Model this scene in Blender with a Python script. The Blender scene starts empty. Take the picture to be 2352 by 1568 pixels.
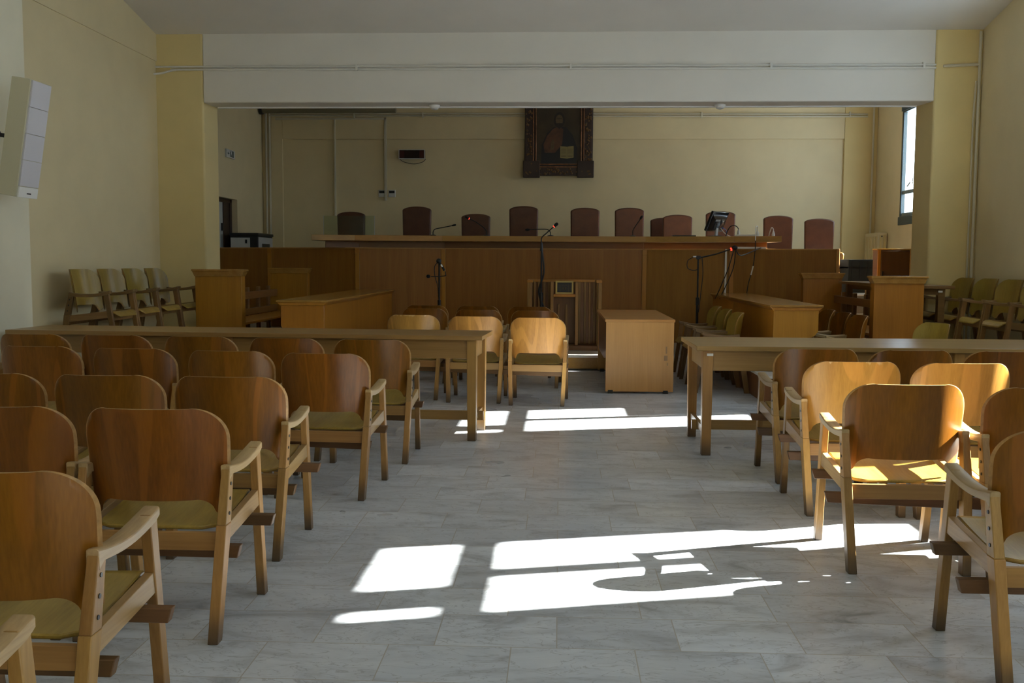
import bpy, math, random
from mathutils import Vector, Matrix
random.seed(4)
PI = math.pi
SC = bpy.context.scene
COL = SC.collection

# ------------------------------------------------------------------ materials
def mat(name):
    m = bpy.data.materials.new(name); m.use_nodes = True
    nt = m.node_tree; b = nt.nodes['Principled BSDF']
    return m, nt, b

def N(nt, t, **kw):
    n = nt.nodes.new(t)
    for k, v in kw.items(): setattr(n, k, v)
    return n

def ramp(nt, fac, stops):
    r = N(nt, 'ShaderNodeValToRGB'); e = r.color_ramp.elements
    while len(e) < len(stops): e.new(0.5)
    for i, (p, c) in enumerate(stops):
        e[i].position = p; e[i].color = (c[0], c[1], c[2], 1)
    nt.links.new(fac, r.inputs[0]); return r.outputs[0]

def mixc(nt, fac, a, b, mode='MIX'):
    x = N(nt, 'ShaderNodeMix', data_type='RGBA', blend_type=mode)
    for s, v in ((x.inputs[0], fac), (x.inputs[6], a), (x.inputs[7], b)):
        if hasattr(v, 'links'): nt.links.new(v, s)
        elif isinstance(v, (int, float)): s.default_value = v
        else: s.default_value = (v[0], v[1], v[2], 1)
    return x.outputs[2]

def bump(nt, b, h, s, d=0.01):
    n = N(nt, 'ShaderNodeBump'); n.inputs['Strength'].default_value = s; n.inputs['Distance'].default_value = d
    nt.links.new(h, n.inputs['Height']); nt.links.new(n.outputs[0], b.inputs['Normal'])

def plain(name, c, rough=0.5, metal=0.0, var=0.0, scale=6.0, spec=0.5, emit=None):
    m, nt, b = mat(name)
    b.inputs['Base Color'].default_value = (*c, 1); b.inputs['Roughness'].default_value = rough
    b.inputs['Metallic'].default_value = metal; b.inputs['Specular IOR Level'].default_value = spec
    if var:
        tc = N(nt, 'ShaderNodeTexCoord'); no = N(nt, 'ShaderNodeTexNoise'); no.inputs['Scale'].default_value = scale
        no.inputs['Detail'].default_value = 5
        nt.links.new(tc.outputs['Object'], no.inputs['Vector'])
        nt.links.new(ramp(nt, no.outputs['Fac'], [(0.3, [x*(1-var) for x in c]), (0.7, [min(1, x*(1+var)) for x in c])]), b.inputs['Base Color'])
        bump(nt, b, no.outputs['Fac'], 0.08)
    if emit:
        b.inputs['Emission Color'].default_value = (*emit[:3], 1); b.inputs['Emission Strength'].default_value = emit[3]
    return m

def wood(name, dark, light, axis='z', rough=0.38, band=0.0, worn=0.0, dirty=0.0, spec=0.5, tint=0.25):
    """grain along one axis; every object gets its own figure and tone"""
    m, nt, b = mat(name)
    L = nt.links.new
    tc = N(nt, 'ShaderNodeTexCoord'); oi = N(nt, 'ShaderNodeObjectInfo')
    w = N(nt, 'ShaderNodeMath', operation='MULTIPLY'); w.inputs[1].default_value = 37.0; L(oi.outputs['Random'], w.inputs[0])
    def noise(sx, sa, det, dist=0.0):
        mp = N(nt, 'ShaderNodeMapping')
        mp.inputs['Scale'].default_value = {'x': (sa, sx, sx), 'y': (sx, sa, sx), 'z': (sx, sx, sa)}[axis]
        L(tc.outputs['Object'], mp.inputs[0])
        n = N(nt, 'ShaderNodeTexNoise', noise_dimensions='4D'); n.inputs['Scale'].default_value = 1.0
        n.inputs['Detail'].default_value = det; n.inputs['Distortion'].default_value = dist
        L(mp.outputs[0], n.inputs['Vector']); L(w.outputs[0], n.inputs['W']); return n.outputs['Fac']
    fine = noise(130, 4.0, 4); broad = noise(14, 0.7, 2, 0.4)
    mixf = N(nt, 'ShaderNodeMath', operation='MULTIPLY_ADD'); mixf.inputs[1].default_value = 0.45
    L(fine, mixf.inputs[0])
    sc = N(nt, 'ShaderNodeMath', operation='MULTIPLY'); sc.inputs[1].default_value = 0.6; L(broad, sc.inputs[0]); L(sc.outputs[0], mixf.inputs[2])
    col = ramp(nt, mixf.outputs[0], [(0.3, dark), (0.75, light)])
    # tone per object
    hsv = N(nt, 'ShaderNodeHueSaturation')
    mr = N(nt, 'ShaderNodeMapRange'); mr.inputs['To Min'].default_value = 1 - tint; mr.inputs['To Max'].default_value = 1 + tint
    L(oi.outputs['Random'], mr.inputs['Value']); L(mr.outputs[0], hsv.inputs['Value'])
    r2 = N(nt, 'ShaderNodeMath', operation='FRACT'); L(w.outputs[0], r2.inputs[0])
    mr2 = N(nt, 'ShaderNodeMapRange'); mr2.inputs['To Min'].default_value = 0.499; mr2.inputs['To Max'].default_value = 0.511
    L(r2.outputs[0], mr2.inputs['Value']); L(mr2.outputs[0], hsv.inputs['Hue'])
    L(col, hsv.inputs['Color']); col = hsv.outputs[0]
    if band:      # veneer leaves of different tone side by side
        bn = noise(6.5, 0.0, 0)
        f = ramp(nt, bn, [(0.56, (0, 0, 0)), (0.57, (1, 1, 1)), (0.63, (1, 1, 1)), (0.64, (0, 0, 0))])
        fm = N(nt, 'ShaderNodeMath', operation='MULTIPLY'); fm.inputs[1].default_value = band; L(f, fm.inputs[0])
        col = mixc(nt, fm.outputs[0], col, [min(1, x*1.35) for x in light])
    if worn:      # varnish flaked off along the top edge
        sx = N(nt, 'ShaderNodeSeparateXYZ'); L(tc.outputs['Object'], sx.inputs[0])
        wn = noise(34, 14, 3)
        ad = N(nt, 'ShaderNodeMath', operation='MULTIPLY_ADD'); ad.inputs[1].default_value = 0.12; L(wn, ad.inputs[0])
        L(sx.outputs['Z'], ad.inputs[2])
        f = ramp(nt, ad.outputs[0], [(0.862, (0, 0, 0)), (0.866, (1, 1, 1))])
        some = N(nt, 'ShaderNodeMath', operation='GREATER_THAN'); some.inputs[1].default_value = .68; L(r2.outputs[0], some.inputs[0])
        sm = N(nt, 'ShaderNodeMath', operation='MULTIPLY'); sm.inputs[1].default_value = worn; L(some.outputs[0], sm.inputs[0])
        fm = N(nt, 'ShaderNodeMath', operation='MULTIPLY'); L(sm.outputs[0], fm.inputs[1]); L(f, fm.inputs[0])
        col = mixc(nt, fm.outputs[0], col, (0.72, 0.52, 0.27))
    if dirty:     # scuffed dark feet
        sx = N(nt, 'ShaderNodeSeparateXYZ'); L(tc.outputs['Object'], sx.inputs[0])
        f = ramp(nt, sx.outputs['Z'], [(0.0, (1, 1, 1)), (0.05, (0.75, 0.75, 0.75)), (0.13, (0, 0, 0))])
        fm = N(nt, 'ShaderNodeMath', operation='MULTIPLY'); fm.inputs[1].default_value = dirty; L(f, fm.inputs[0])
        col = mixc(nt, fm.outputs[0], col, (0.035, 0.03, 0.025))
    L(col, b.inputs['Base Color'])
    b.inputs['Roughness'].default_value = rough; b.inputs['Specular IOR Level'].default_value = spec
    bump(nt, b, fine, 0.06, 0.003)
    return m

M = {}
M['back'] = wood('plywood_back', (.128, .040, .0035), (.262, .091, .010), 'z', .31, band=.4, tint=.17, spec=.36)
M['back_lit'] = wood('pale_sunlit_back', (.34, .148, .027), (.54, .265, .058), 'z', .34, band=.4, worn=.6, tint=.08)  # lighter backs, with bounced sunlight put into their colour
M['seat'] = wood('plywood_seat', (.25, .150, .024), (.43, .285, .068), 'y', .30, tint=.1)
M['leg'] = wood('oak_leg', (.25, .115, .028), (.42, .225, .07), 'z', .45, dirty=.85)
M['arm'] = wood('worn_oak_arm', (.30, .18, .075), (.50, .345, .17), 'y', .42)
M['railx'] = wood('oak_rail', (.22, .10, .026), (.38, .20, .06), 'x', .45)
M['raily'] = wood('oak_side_rail', (.27, .145, .05), (.45, .28, .115), 'y', .45)
M['batten'] = wood('dark_batten', (.085, .036, .012), (.16, .075, .028), 'x', .5)
M['plyedge'] = plain('plywood_edge', (.36, .20, .065), .5, var=.2, scale=60)
M['dleg'] = wood('dark_oak_leg', (.13, .06, .016), (.24, .125, .04), 'z', .45)
M['draily'] = wood('dark_oak_rail', (.13, .065, .02), (.25, .14, .05), 'y', .45)
M['olive'] = wood('olive_plywood', (.215, .135, .018), (.35, .235, .042), 'z', .34, tint=.1)
M['panel'] = wood('bench_panel', (.24, .090, .012), (.35, .148, .024), 'z', .4, tint=.05, spec=.4)
M['panelx'] = wood('bench_top', (.33, .15, .03), (.48, .25, .06), 'x', .35, tint=.08)
M['band'] = wood('bench_band', (.17, .065, .018), (.25, .10, .03), 'x', .4, tint=.05)
M['dock'] = wood('dock_panel', (.33, .12, .010), (.46, .19, .02), 'z', .36, tint=.08)
M['docky'] = wood('dock_top', (.29, .13, .024), (.42, .215, .05), 'y', .2, tint=.08)
M['table'] = wood('table_oak', (.25, .135, .04), (.39, .225, .08), 'x', .3, tint=.06)
M['tleg'] = wood('table_leg', (.30, .14, .035), (.46, .25, .07), 'z', .4, dirty=.85, tint=.08)
M['dtable'] = wood('dark_table', (.13, .06, .02), (.22, .11, .04), 'x', .3, tint=.08)
M['desk'] = wood('desk_laminate', (.45, .205, .055), (.58, .285, .09), 'z', .33, tint=.03)
M['desktop'] = wood('desk_top', (.42, .18, .045), (.54, .26, .08), 'x', .28, tint=.03)
M['pew'] = wood('pew_wood', (.15, .06, .015), (.26, .115, .03), 'y', .45, tint=.1)
M['slat'] = wood('slat_wood', (.19, .085, .02), (.32, .16, .045), 'z', .42, tint=.2)
M['cab'] = wood('cabinet_wood', (.15, .05, .014), (.23, .085, .025), 'z', .4, tint=.05)
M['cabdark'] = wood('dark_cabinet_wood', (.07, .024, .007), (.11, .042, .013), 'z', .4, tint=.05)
M['orange'] = wood('lit_edge_wood', (.42, .20, .05), (.55, .29, .08), 'z', .4, tint=.05)  # brighter wood for edges, the sunlight on them is in the colour
M['jleg'] = wood('judge_chair_leg', (.30, .14, .04), (.45, .23, .08), 'z', .4)
M['cream'] = plain('cream_wall', (.70, .60, .37), .75, var=.03, scale=3)
M['pier'] = plain('lit_pier', (.76, .72, .56), .75, var=.03, scale=3)  # whiter than the wall: window light on the pier put into the colour
M['cream2'] = plain('cream_pillar', (.70, .57, .28), .75, var=.03, scale=3)
M['whitewall'] = plain('white_beam', (.68, .655, .60), .8, var=.025, scale=2)
M['ceil'] = plain('ceiling_white', (.66, .63, .58), .85, var=.025, scale=2)
M['pipe'] = plain('painted_pipe', (.60, .56, .44), .5)
M['pipew'] = plain('white_pipe', (.66, .65, .60), .5)
M['trunk'] = plain('white_plastic', (.72, .72, .68), .45)
M['black'] = plain('black_plastic', (.012, .012, .013), .4)
M['blackm'] = plain('black_metal', (.014, .014, .015), .35, .3)
M['gloss'] = plain('gloss_black', (.010, .012, .016), .16)
M['grey'] = plain('grey_plastic', (.45, .46, .46), .45)
M['lgrey'] = plain('light_grey', (.60, .60, .58), .5)
M['case'] = plain('black_case', (.012, .015, .012), .6, var=.2, scale=12)
M['chrome'] = plain('chrome', (.75, .75, .75), .22, 1.0)
M['white'] = plain('white', (.82, .82, .80), .4)
M['red'] = plain('red_glow', (.6, .02, .01), .4, emit=(1, .04, .02, .9))
M['blue'] = plain('blue_plug', (.02, .10, .45), .4)
M['leather'] = plain('brown_leather', (.088, .030, .013), .42, var=.18, scale=9)
M['leather2'] = plain('dark_brown_leather', (.075, .026, .013), .40, var=.18, scale=9)
M['frame'] = plain('window_frame', (.028, .045, .048), .42)
M['darkframe'] = plain('dark_door_frame', (.035, .017, .010), .45)
M['dimglass'] = plain('frosted_glass', (.5, .53, .52), .15)
M['speaker_side'] = plain('speaker_beige', (.55, .52, .38), .5)
M['speaker_front'] = plain('speaker_grille', (.62, .61, .66), .6)
M['cone'] = plain('foam', (.01, .01, .01), .9)
M['gold'] = plain('dull_gold', (.16, .085, .03), .4, .4, var=.35, scale=30)
M['canvas'] = plain('dark_canvas', (.035, .022, .008), .45, var=.4, scale=5)
M['robe1'] = plain('paint_robe_brown', (.075, .028, .012), .45, var=.35, scale=10)
M['robe2'] = plain('paint_robe_black', (.008, .008, .009), .45)
M['skin'] = plain('paint_skin', (.085, .055, .022), .45, var=.2, scale=30)
M['hair'] = plain('paint_hair', (.014, .009, .005), .5)
M['page'] = plain('paint_page', (.26, .21, .08), .5)
M['ink'] = plain('paint_ink', (.05, .03, .012), .5)
M['display'] = plain('dark_red_display', (.012, .003, .003), .2)
M['displayred'] = plain('red_display_panel', (.06, .006, .004), .3)
M['green'] = plain('dark_green_print', (.02, .045, .03), .5)
M['cord'] = plain('cord_black', (.012, .012, .012), .5)
M['marbletrim'] = plain('marble_trim', (.62, .60, .56), .3, var=.06, scale=8)
M['damp'] = plain('damp_stain', (.10, .09, .06), .9)
M['roll'] = plain('rolled_cloth', (.20, .18, .11), .8)
M['scuff'] = plain('scuff', (.30, .165, .065), .5)

def m_floor():
    m, nt, b = mat('marble_tiles'); L = nt.links.new
    tc = N(nt, 'ShaderNodeTexCoord')
    def bricks(c1, c2, mo):
        br = N(nt, 'ShaderNodeTexBrick'); br.offset = .37; br.offset_frequency = 2; br.squash = 1.18; br.squash_frequency = 3
        br.inputs['Scale'].default_value = 1.0; br.inputs['Brick Width'].default_value = .42; br.inputs['Row Height'].default_value = .30
        br.inputs['Mortar Size'].default_value = .0022; br.inputs['Mortar Smooth'].default_value = .2
        br.inputs['Color1'].default_value = c1; br.inputs['Color2'].default_value = c2; br.inputs['Mortar'].default_value = mo
        L(tc.outputs['Object'], br.inputs['Vector']); return br
    br = bricks((0, 0, 0, 1), (1, 1, 1, 1), (.5, .5, .5, 1))
    mp = N(nt, 'ShaderNodeMapping'); mp.inputs['Rotation'].default_value = (0, 0, .5); mp.inputs['Scale'].default_value = (2.3, 5.2, 1)
    off = N(nt, 'ShaderNodeVectorMath', operation='SCALE'); off.inputs['Scale'].default_value = 7.0
    L(br.outputs['Color'], off.inputs[0])
    ad = N(nt, 'ShaderNodeVectorMath', operation='ADD'); L(tc.outputs['Object'], ad.inputs[0]); L(off.outputs[0], ad.inputs[1])
    L(ad.outputs[0], mp.inputs[0])
    n1 = N(nt, 'ShaderNodeTexNoise'); n1.inputs['Scale'].default_value = 1.0; n1.inputs['Detail'].default_value = 7; n1.inputs['Distortion'].default_value = 1.1
    n1.inputs['Roughness'].default_value = .65
    L(mp.outputs[0], n1.inputs['Vector'])
    vein = ramp(nt, n1.outputs['Fac'], [(.27, (.26, .285, .32)), (.38, (.45, .48, .525)), (.50, (.59, .63, .69)), (.70, (.69, .73, .785))])
    tone = ramp(nt, br.outputs['Color'], [(0, (.84, .845, .86)), (1, (1.06, 1.06, 1.06))])
    col = mixc(nt, 1.0, vein, tone, 'MULTIPLY')
    n2 = N(nt, 'ShaderNodeTexNoise'); n2.inputs['Scale'].default_value = .9; n2.inputs['Detail'].default_value = 4
    L(tc.outputs['Object'], n2.inputs['Vector'])
    col = mixc(nt, ramp(nt, n2.outputs['Fac'], [(.5, (0, 0, 0)), (.78, (.3, .3, .3))]), col, (.50, .475, .43))
    # thin broken veins and specks
    n3 = N(nt, 'ShaderNodeTexNoise'); n3.inputs['Scale'].default_value = 2.2; n3.inputs['Detail'].default_value = 9; n3.inputs['Distortion'].default_value = 2.0
    L(mp.outputs[0], n3.inputs['Vector'])
    col = mixc(nt, ramp(nt, n3.outputs['Fac'], [(.482, (0, 0, 0)), (.50, (.55, .55, .55)), (.518, (0, 0, 0))]), col, (.22, .23, .25))
    vo = N(nt, 'ShaderNodeTexVoronoi'); vo.inputs['Scale'].default_value = 2.3; L(tc.outputs['Object'], vo.inputs['Vector'])
    col = mixc(nt, ramp(nt, vo.outputs['Distance'], [(.006, (.6, .6, .6)), (.014, (0, 0, 0))]), col, (.12, .11, .10))
    col = mixc(nt, br.outputs['Fac'], col, (.40, .38, .35))
    L(col, b.inputs['Base Color'])
    rr = N(nt, 'ShaderNodeMapRange'); rr.inputs['To Min'].default_value = .2; rr.inputs['To Max'].default_value = .42
    L(n2.outputs['Fac'], rr.inputs['Value']); L(rr.outputs[0], b.inputs['Roughness'])
    b.inputs['Specular IOR Level'].default_value = .42
    bump(nt, b, br.outputs['Fac'], -.15, .002)
    return m
M['floor'] = m_floor()

def m_glass(name, tint, rough=.02):
    m = bpy.data.materials.new(name); m.use_nodes = True; nt = m.node_tree; nt.nodes.clear()
    o = N(nt, 'ShaderNodeOutputMaterial'); t = N(nt, 'ShaderNodeBsdfTransparent'); t.inputs[0].default_value = (*tint, 1)
    g = N(nt, 'ShaderNodeBsdfGlossy'); g.inputs['Roughness'].default_value = rough
    lw = N(nt, 'ShaderNodeLayerWeight'); lw.inputs[0].default_value = .5
    p = N(nt, 'ShaderNodeMath', operation='POWER'); p.inputs[1].default_value = 5.0; nt.links.new(lw.outputs['Facing'], p.inputs[0])
    q = N(nt, 'ShaderNodeMath', operation='MULTIPLY_ADD'); q.inputs[1].default_value = .5; q.inputs[2].default_value = .03; nt.links.new(p.outputs[0], q.inputs[0])
    mx = N(nt, 'ShaderNodeMixShader'); nt.links.new(q.outputs[0], mx.inputs[0]); nt.links.new(t.outputs[0], mx.inputs[1]); nt.links.new(g.outputs[0], mx.inputs[2])
    nt.links.new(mx.outputs[0], o.inputs[0]); return m
M['glass'] = m_glass('window_glass', (.96, .98, .98))
M['plexi'] = m_glass('clear_plastic', (.80, .86, .80), .05)

# ------------------------------------------------------------------ mesh builder
class MB:
    def __init__(s): s.v = []; s.f = []
    def add(s, vs, fs):
        o = len(s.v); s.v += [tuple(p) for p in vs]; s.f += [tuple(i+o for i in f) for f in fs]; return s
    def box(s, x0, x1, y0, y1, z0, z1):
        return s.hexa([(x0, y0, z0), (x1, y0, z0), (x1, y1, z0), (x0, y1, z0), (x0, y0, z1), (x1, y0, z1), (x1, y1, z1), (x0, y1, z1)])
    def hexa(s, p):
        return s.add(p, [(0, 3, 2, 1), (4, 5, 6, 7), (0, 1, 5, 4), (1, 2, 6, 5), (2, 3, 7, 6), (3, 0, 4, 7)])
    def bar(s, a, b, w0, d0, w1=None, d1=None):
        """post between two points, cross-section level"""
        w1 = w0 if w1 is None else w1; d1 = d0 if d1 is None else d1
        if a[2] > b[2]: a, b, w0, d0, w1, d1 = b, a, w1, d1, w0, d0
        q = lambda c, w, d: [(c[0]-w/2, c[1]-d/2, c[2]), (c[0]+w/2, c[1]-d/2, c[2]), (c[0]+w/2, c[1]+d/2, c[2]), (c[0]-w/2, c[1]+d/2, c[2])]
        return s.hexa(q(a, w0, d0) + q(b, w1, d1))
    def prism(s, prof, axis, a, b):
        """closed profile (ccw) pushed along an axis; profile is in the other two axes"""
        n = len(prof)
        def P(u, v, t): return {'x': (t, u, v), 'y': (u, t, v), 'z': (u, v, t)}[axis]
        vs = [P(u, v, a) for u, v in prof] + [P(u, v, b) for u, v in prof]
        fs = [tuple(range(n))[::-1], tuple(range(n, 2*n))] + [(i, (i+1) % n, n+(i+1) % n, n+i) for i in range(n)]
        return s.add(vs, fs)
    def tube(s, pts, r, n=8, caps=True):
        pts = [Vector(p) for p in pts]; rs = r if isinstance(r, (list, tuple)) else [r]*len(pts)
        vs = []; t0 = None
        for i, p in enumerate(pts):
            t = (pts[min(i+1, len(pts)-1)] - pts[max(i-1, 0)]).normalized()
            if t0 is None:
                u = t.orthogonal().normalized()
            else:
                u = (u - t*u.dot(t)).normalized()
            t0 = t; w = t.cross(u)
            for k in range(n):
                a = 2*PI*k/n; vs.append(p + (u*math.cos(a)+w*math.sin(a))*rs[i])
        fs = []
        for i in range(len(pts)-1):
            for k in range(n):
                fs.append((i*n+k, i*n+(k+1) % n, (i+1)*n+(k+1) % n, (i+1)*n+k))
        if caps:
            fs.append(tuple(range(n))[::-1]); fs.append(tuple(range((len(pts)-1)*n, len(pts)*n)))
        return s.add(vs, fs)
    def ball(s, c, r, sx=1, sy=1, sz=1, n=12, m=8):
        vs = []; fs = []
        for i in range(m+1):
            th = PI*i/m
            for k in range(n):
                a = 2*PI*k/n
                vs.append((c[0]+r*sx*math.sin(th)*math.cos(a), c[1]+r*sy*math.sin(th)*math.sin(a), c[2]+r*sz*math.cos(th)))
        for i in range(m):
            for k in range(n): fs.append((i*n+k, (i+1)*n+k, (i+1)*n+(k+1) % n, i*n+(k+1) % n))
        return s.add(vs, fs)
    def lathe(s, c, prof, n=20):
        vs = [(c[0]+r*math.cos(2*PI*k/n), c[1]+r*math.sin(2*PI*k/n), c[2]+z) for r, z in prof for k in range(n)]
        fs = [(i*n+k, i*n+(k+1) % n, (i+1)*n+(k+1) % n, (i+1)*n+k) for i in range(len(prof)-1) for k in range(n)]
        fs += [tuple(range(n))[::-1], tuple(range((len(prof)-1)*n, len(prof)*n))]
        return s.add(vs, fs)
    def build(s, name, m, parent=None, bevel=0.0, smooth=True, seg=2):
        me = bpy.data.meshes.new(name); me.from_pydata(s.v, [], s.f); me.validate(); me.update()
        import bmesh
        bm = bmesh.new(); bm.from_mesh(me); bmesh.ops.remove_doubles(bm, verts=bm.verts, dist=1e-6)
        bmesh.ops.recalc_face_normals(bm, faces=bm.faces); bm.to_mesh(me); bm.free()
        if smooth:
            me.polygons.foreach_set('use_smooth', [True]*len(me.polygons)); me.set_sharp_from_angle(angle=math.radians(38))
        me.materials.append(M[m])
        o = bpy.data.objects.new(name, me); COL.objects.link(o)
        if parent is not None: o.parent = parent
        if bevel:
            b = o.modifiers.new('edge', 'BEVEL'); b.width = bevel; b.segments = seg; b.limit_method = 'ANGLE'; b.angle_limit = math.radians(40)
            b.harden_normals = False
        return o

def tag(o, label=None, cat=None, group=None, kind=None):
    if label: o['label'] = label
    if cat: o['category'] = cat
    if group: o['group'] = group
    if kind: o['kind'] = kind
    return o

def thing(name, label, cat, loc=(0, 0, 0), rz=0, group=None):
    o = bpy.data.objects.new(name, None); COL.objects.link(o); o.empty_display_size = .1
    o.location = loc; o.rotation_euler = (0, 0, rz); return tag(o, label, cat, group)

def dup(root, loc, rz, label, group=None, swap=None):
    r = root.copy(); COL.objects.link(r); r.location = loc; r.rotation_euler = (0, 0, rz); r['label'] = label
    if group: r['group'] = group
    for ch in list(root.children):
        c = ch.copy(); COL.objects.link(c); c.parent = r
        for g in list(ch.children):
            d = g.copy(); COL.objects.link(d); d.parent = c
    return r

def structure(name, mb, m, parent=None, **k):
    o = mb.build(name, m, parent, **k)
    if parent is None: o['kind'] = 'structure'
    return o

def smooth_path(pts, n=8):
    """Catmull-Rom through the points"""
    P = [Vector(p) for p in pts]; out = []
    for i in range(len(P)-1):
        a = P[max(i-1, 0)]; b = P[i]; c = P[i+1]; d = P[min(i+2, len(P)-1)]
        for k in range(n):
            t = k/n
            out.append(.5*((2*b)+(c-a)*t+(2*a-5*b+4*c-d)*t*t+(3*b-a-3*c+d)*t**3))
    out.append(P[-1]); return out

# ------------------------------------------------------------------ the room
XL, XR, YB = -4.6, 4.58, 11.3          # side walls, plane of the beam
BXL, BXR, BY = -5.24, 5.38, 17.5       # raised end of the room behind the beam
YN = -4.2
SX, SZ = .265, .69                      # how far the sun's rays move in y and drop in z per metre of x
structure('floor', MB().box(BXL-.5, BXR+.3, YN-.2, BY+.2, -.1, 0), 'floor', smooth=False)
# ceiling with a slope down to the beam
cp = [(YN, 4.25), (8.4, 4.25), (9.4, 4.19), (10.4, 4.03), (YB+.05, 3.845), (YB+.05, 4.6), (YN, 4.6)]
g_ = .06
structure('ceiling', MB().prism([(y, z) for y, z in cp], 'x', XL-.02, XR+.02), 'ceil')
structure('ceiling_back', MB().box(BXL, BXR, YB+.3, BY+.1, 4.35, 4.5), 'ceil')
structure('wall_left', MB().box(XL-.2, XL, YN, YB+.4, 0, 4.6), 'cream')
structure('trim_1', MB().box(XL-.01, XL+.012, 8.0, YB, 3.555, 4.6), 'cream')     # thicker plaster above the ledge line
structure('wall_left_pier', MB().box(XL-.05, -4.35, 5.0, 8.02, 0, 4.6), 'pier')
structure('wall_front', MB().box(XL-.2, XR+.3, YN-.2, YN, 0, 4.6), 'cream')

# openings in a wall at constant x
def holed_wall(name, x0, x1, ya, yb, za, zb, holes, m):
    mb = MB(); y = ya
    for (h0, h1, k0, k1) in sorted(holes):
        mb.box(x0, x1, y, h0, za, zb); mb.box(x0, x1, h0, h1, za, k0); mb.box(x0, x1, h0, h1, k1, zb); y = h1
    mb.box(x0, x1, y, yb, za, zb)
    return structure(name, mb, m, smooth=False)

def shift(y, x): return y + SX*(XR - x)        # floor point of a ray -> where it came through the wall
# panes of the two windows whose sun lies on the floor: (y at the wall, z) rectangles
zt = lambda x: SZ*(XR - x)
w1 = dict(y=(shift(3.47, -.28), shift(4.569, -.28)), z=(1.95, zt(-.785)))
w2 = dict(y=(shift(7.649, -.265), shift(8.745, -.265)), z=(zt(1.62), zt(-.785)))
def window(n, x, y0, y1, z0, z1, bars, cols, deep=.05, handle=None):
    """bars: solid rectangles (ya, yb, za, zb) inside the opening; cols unused panes for glass"""
    fr = MB(); t = .06; m_ = .07 if n in (1, 2) else 0
    y0, y1, z0, z1 = y0-m_, y1+m_, z0-m_, z1+m_*2
    fr.box(x, x+deep, y0-t, y1+t, z1, z1+t); fr.box(x, x+deep, y0-t, y1+t, z0-t, z0)
    fr.box(x, x+deep, y0-t, y0, z0, z1); fr.box(x, x+deep, y1, y1+t, z0, z1)
    ex = .065 if n in (1, 2) else 0
    for a, b, c, d in bars: fr.box(x+.026-.008, x+.026+.012, a+SX*ex, b+SX*ex, c+SZ*ex, d+SZ*ex)
    o = structure('window_%d' % n, fr, 'frame', bevel=.004)
    MB().box(x+.006, x+.010, y0, y1, z0, z1).build('pane', 'glass', o, smooth=False)
    return o
za1, zb1 = zt(-.28), zt(-.48)           # transom between lower and upper lights
b1 = [(w1['y'][0]-.1, w1['y'][1]+.1, za1, zb1),
      (shift(4.05, -.28), shift(4.169, -.28), w1['z'][0], za1),
      (shift(3.665, -.483), shift(3.925, -.483), zb1, w1['z'][1]+.13),
      (w1['y'][0]-.1, shift(3.645, -.28), w1['z'][0]-.1, za1),
      (w1['y'][0]-.1, shift(3.585, -.483), zb1, w1['z'][1]+.1)]
window(1, XR+.057, w1['y'][0], w1['y'][1], w1['z'][0], w1['z'][1], b1, None)
b2 = [(w2['y'][0]-.1, w2['y'][1]+.1, zt(-.265), zt(-.48)),
      (shift(8.155, -.265), shift(8.265, -.265), w2['z'][0], zt(-.265)),
      (shift(7.70, -.483), shift(7.93, -.483), zt(-.48), w2['z'][1]+.13),
      (shift(8.34, 0), w2['y'][1]+.1, w2['z'][0]-.1, zt(.55))]  # last piece is an added blocker that cuts into the sun patch
window(2, XR+.057, w2['y'][0], w2['y'][1], w2['z'][0], w2['z'][1], b2, None)
W0 = (.75, 1.85, 1.95, w1['z'][1]); Wm = (-3.4, -2.3, 1.95, w1['z'][1])
window(3, XR+.057, *W0, [(W0[0], W0[1], za1, zb1), (1.25, 1.35, 1.95, za1)], None)
window(4, XR+.057, *Wm, [(Wm[0], Wm[1], za1, zb1), (-2.9, -2.8, 1.95, za1)], None)
g = 0
top = SZ*.045
holes = [(w['y'][0], w['y'][1], w['z'][0], w['z'][1]+top) for w in (w1, w2)] + [(w[0]-g, w[1]+g, w[2]-g, w[3]+g) for w in (W0, Wm)]
holed_wall('wall_right', XR, XR+.055, YN, YB+.4, 0, 4.6, holes, 'cream')

# beam and the two pillars that carry it
structure('wall_beam', MB().box(-4.06, 4.08, YB, YB+.4, 3.09, 4.6), 'whitewall', bevel=.012)
structure('wall_pillar_left', MB().prism([(XL-.2, YB), (-4.06, YB), (-4.03, YB+.4), (XL-.2, YB+.4)], 'z', 0, 4.6), 'cream2', bevel=.02)
structure('wall_pillar_right', MB().prism([(4.08, YB), (XR+.1, YB), (XR+.1, YB+.4), (4.02, YB+.4)], 'z', 0, 4.6), 'cream2', bevel=.02)
structure('wall_return_left', MB().box(BXL-.1, XL, YB+.2, YB+.4, 0, 4.6), 'cream')
structure('wall_return_right', MB().box(XR+.05, BXR+.1, YB+.2, YB+.4, 0, 4.6), 'cream')
# end of the room behind
structure('wall_back', MB().box(BXL-.1, BXR+.1, BY, BY+.15, 0, 4.5), 'cream')
structure('trim_2', MB().box(-4.88, 4.83, BY-.035, BY+.01, 3.43, 4.4), 'cream', bevel=.006)
structure('trim_3', MB().box(4.83, BXR, BY-.05, BY+.01, .8, 4.4), 'cream2', bevel=.006)
structure('trim_4', MB().box(BXL, -4.88, BY-.03, BY+.01, .8, 4.4), 'cream', bevel=.01)
W5 = (15.30, 16.16, 2.06, 3.68); W6 = (13.35, 13.52, 3.40, 4.0); W7 = (13.86, 14.30, 2.06, 2.75)  # first is visible; the others are unseen, shaped to place sun strips
W8 = (14.36, 14.95, 3.10, 3.44)  # unseen opening added to put sun on the bench end
holed_wall('wall_back_right', BXR, BXR+.06, YB+.3, BY, 0, 4.5, [W6, W7, W8, (W5[0]-g_, W5[1]+g_, W5[2]-g_-.06, W5[3]+g_+.1)], 'cream')
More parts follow.
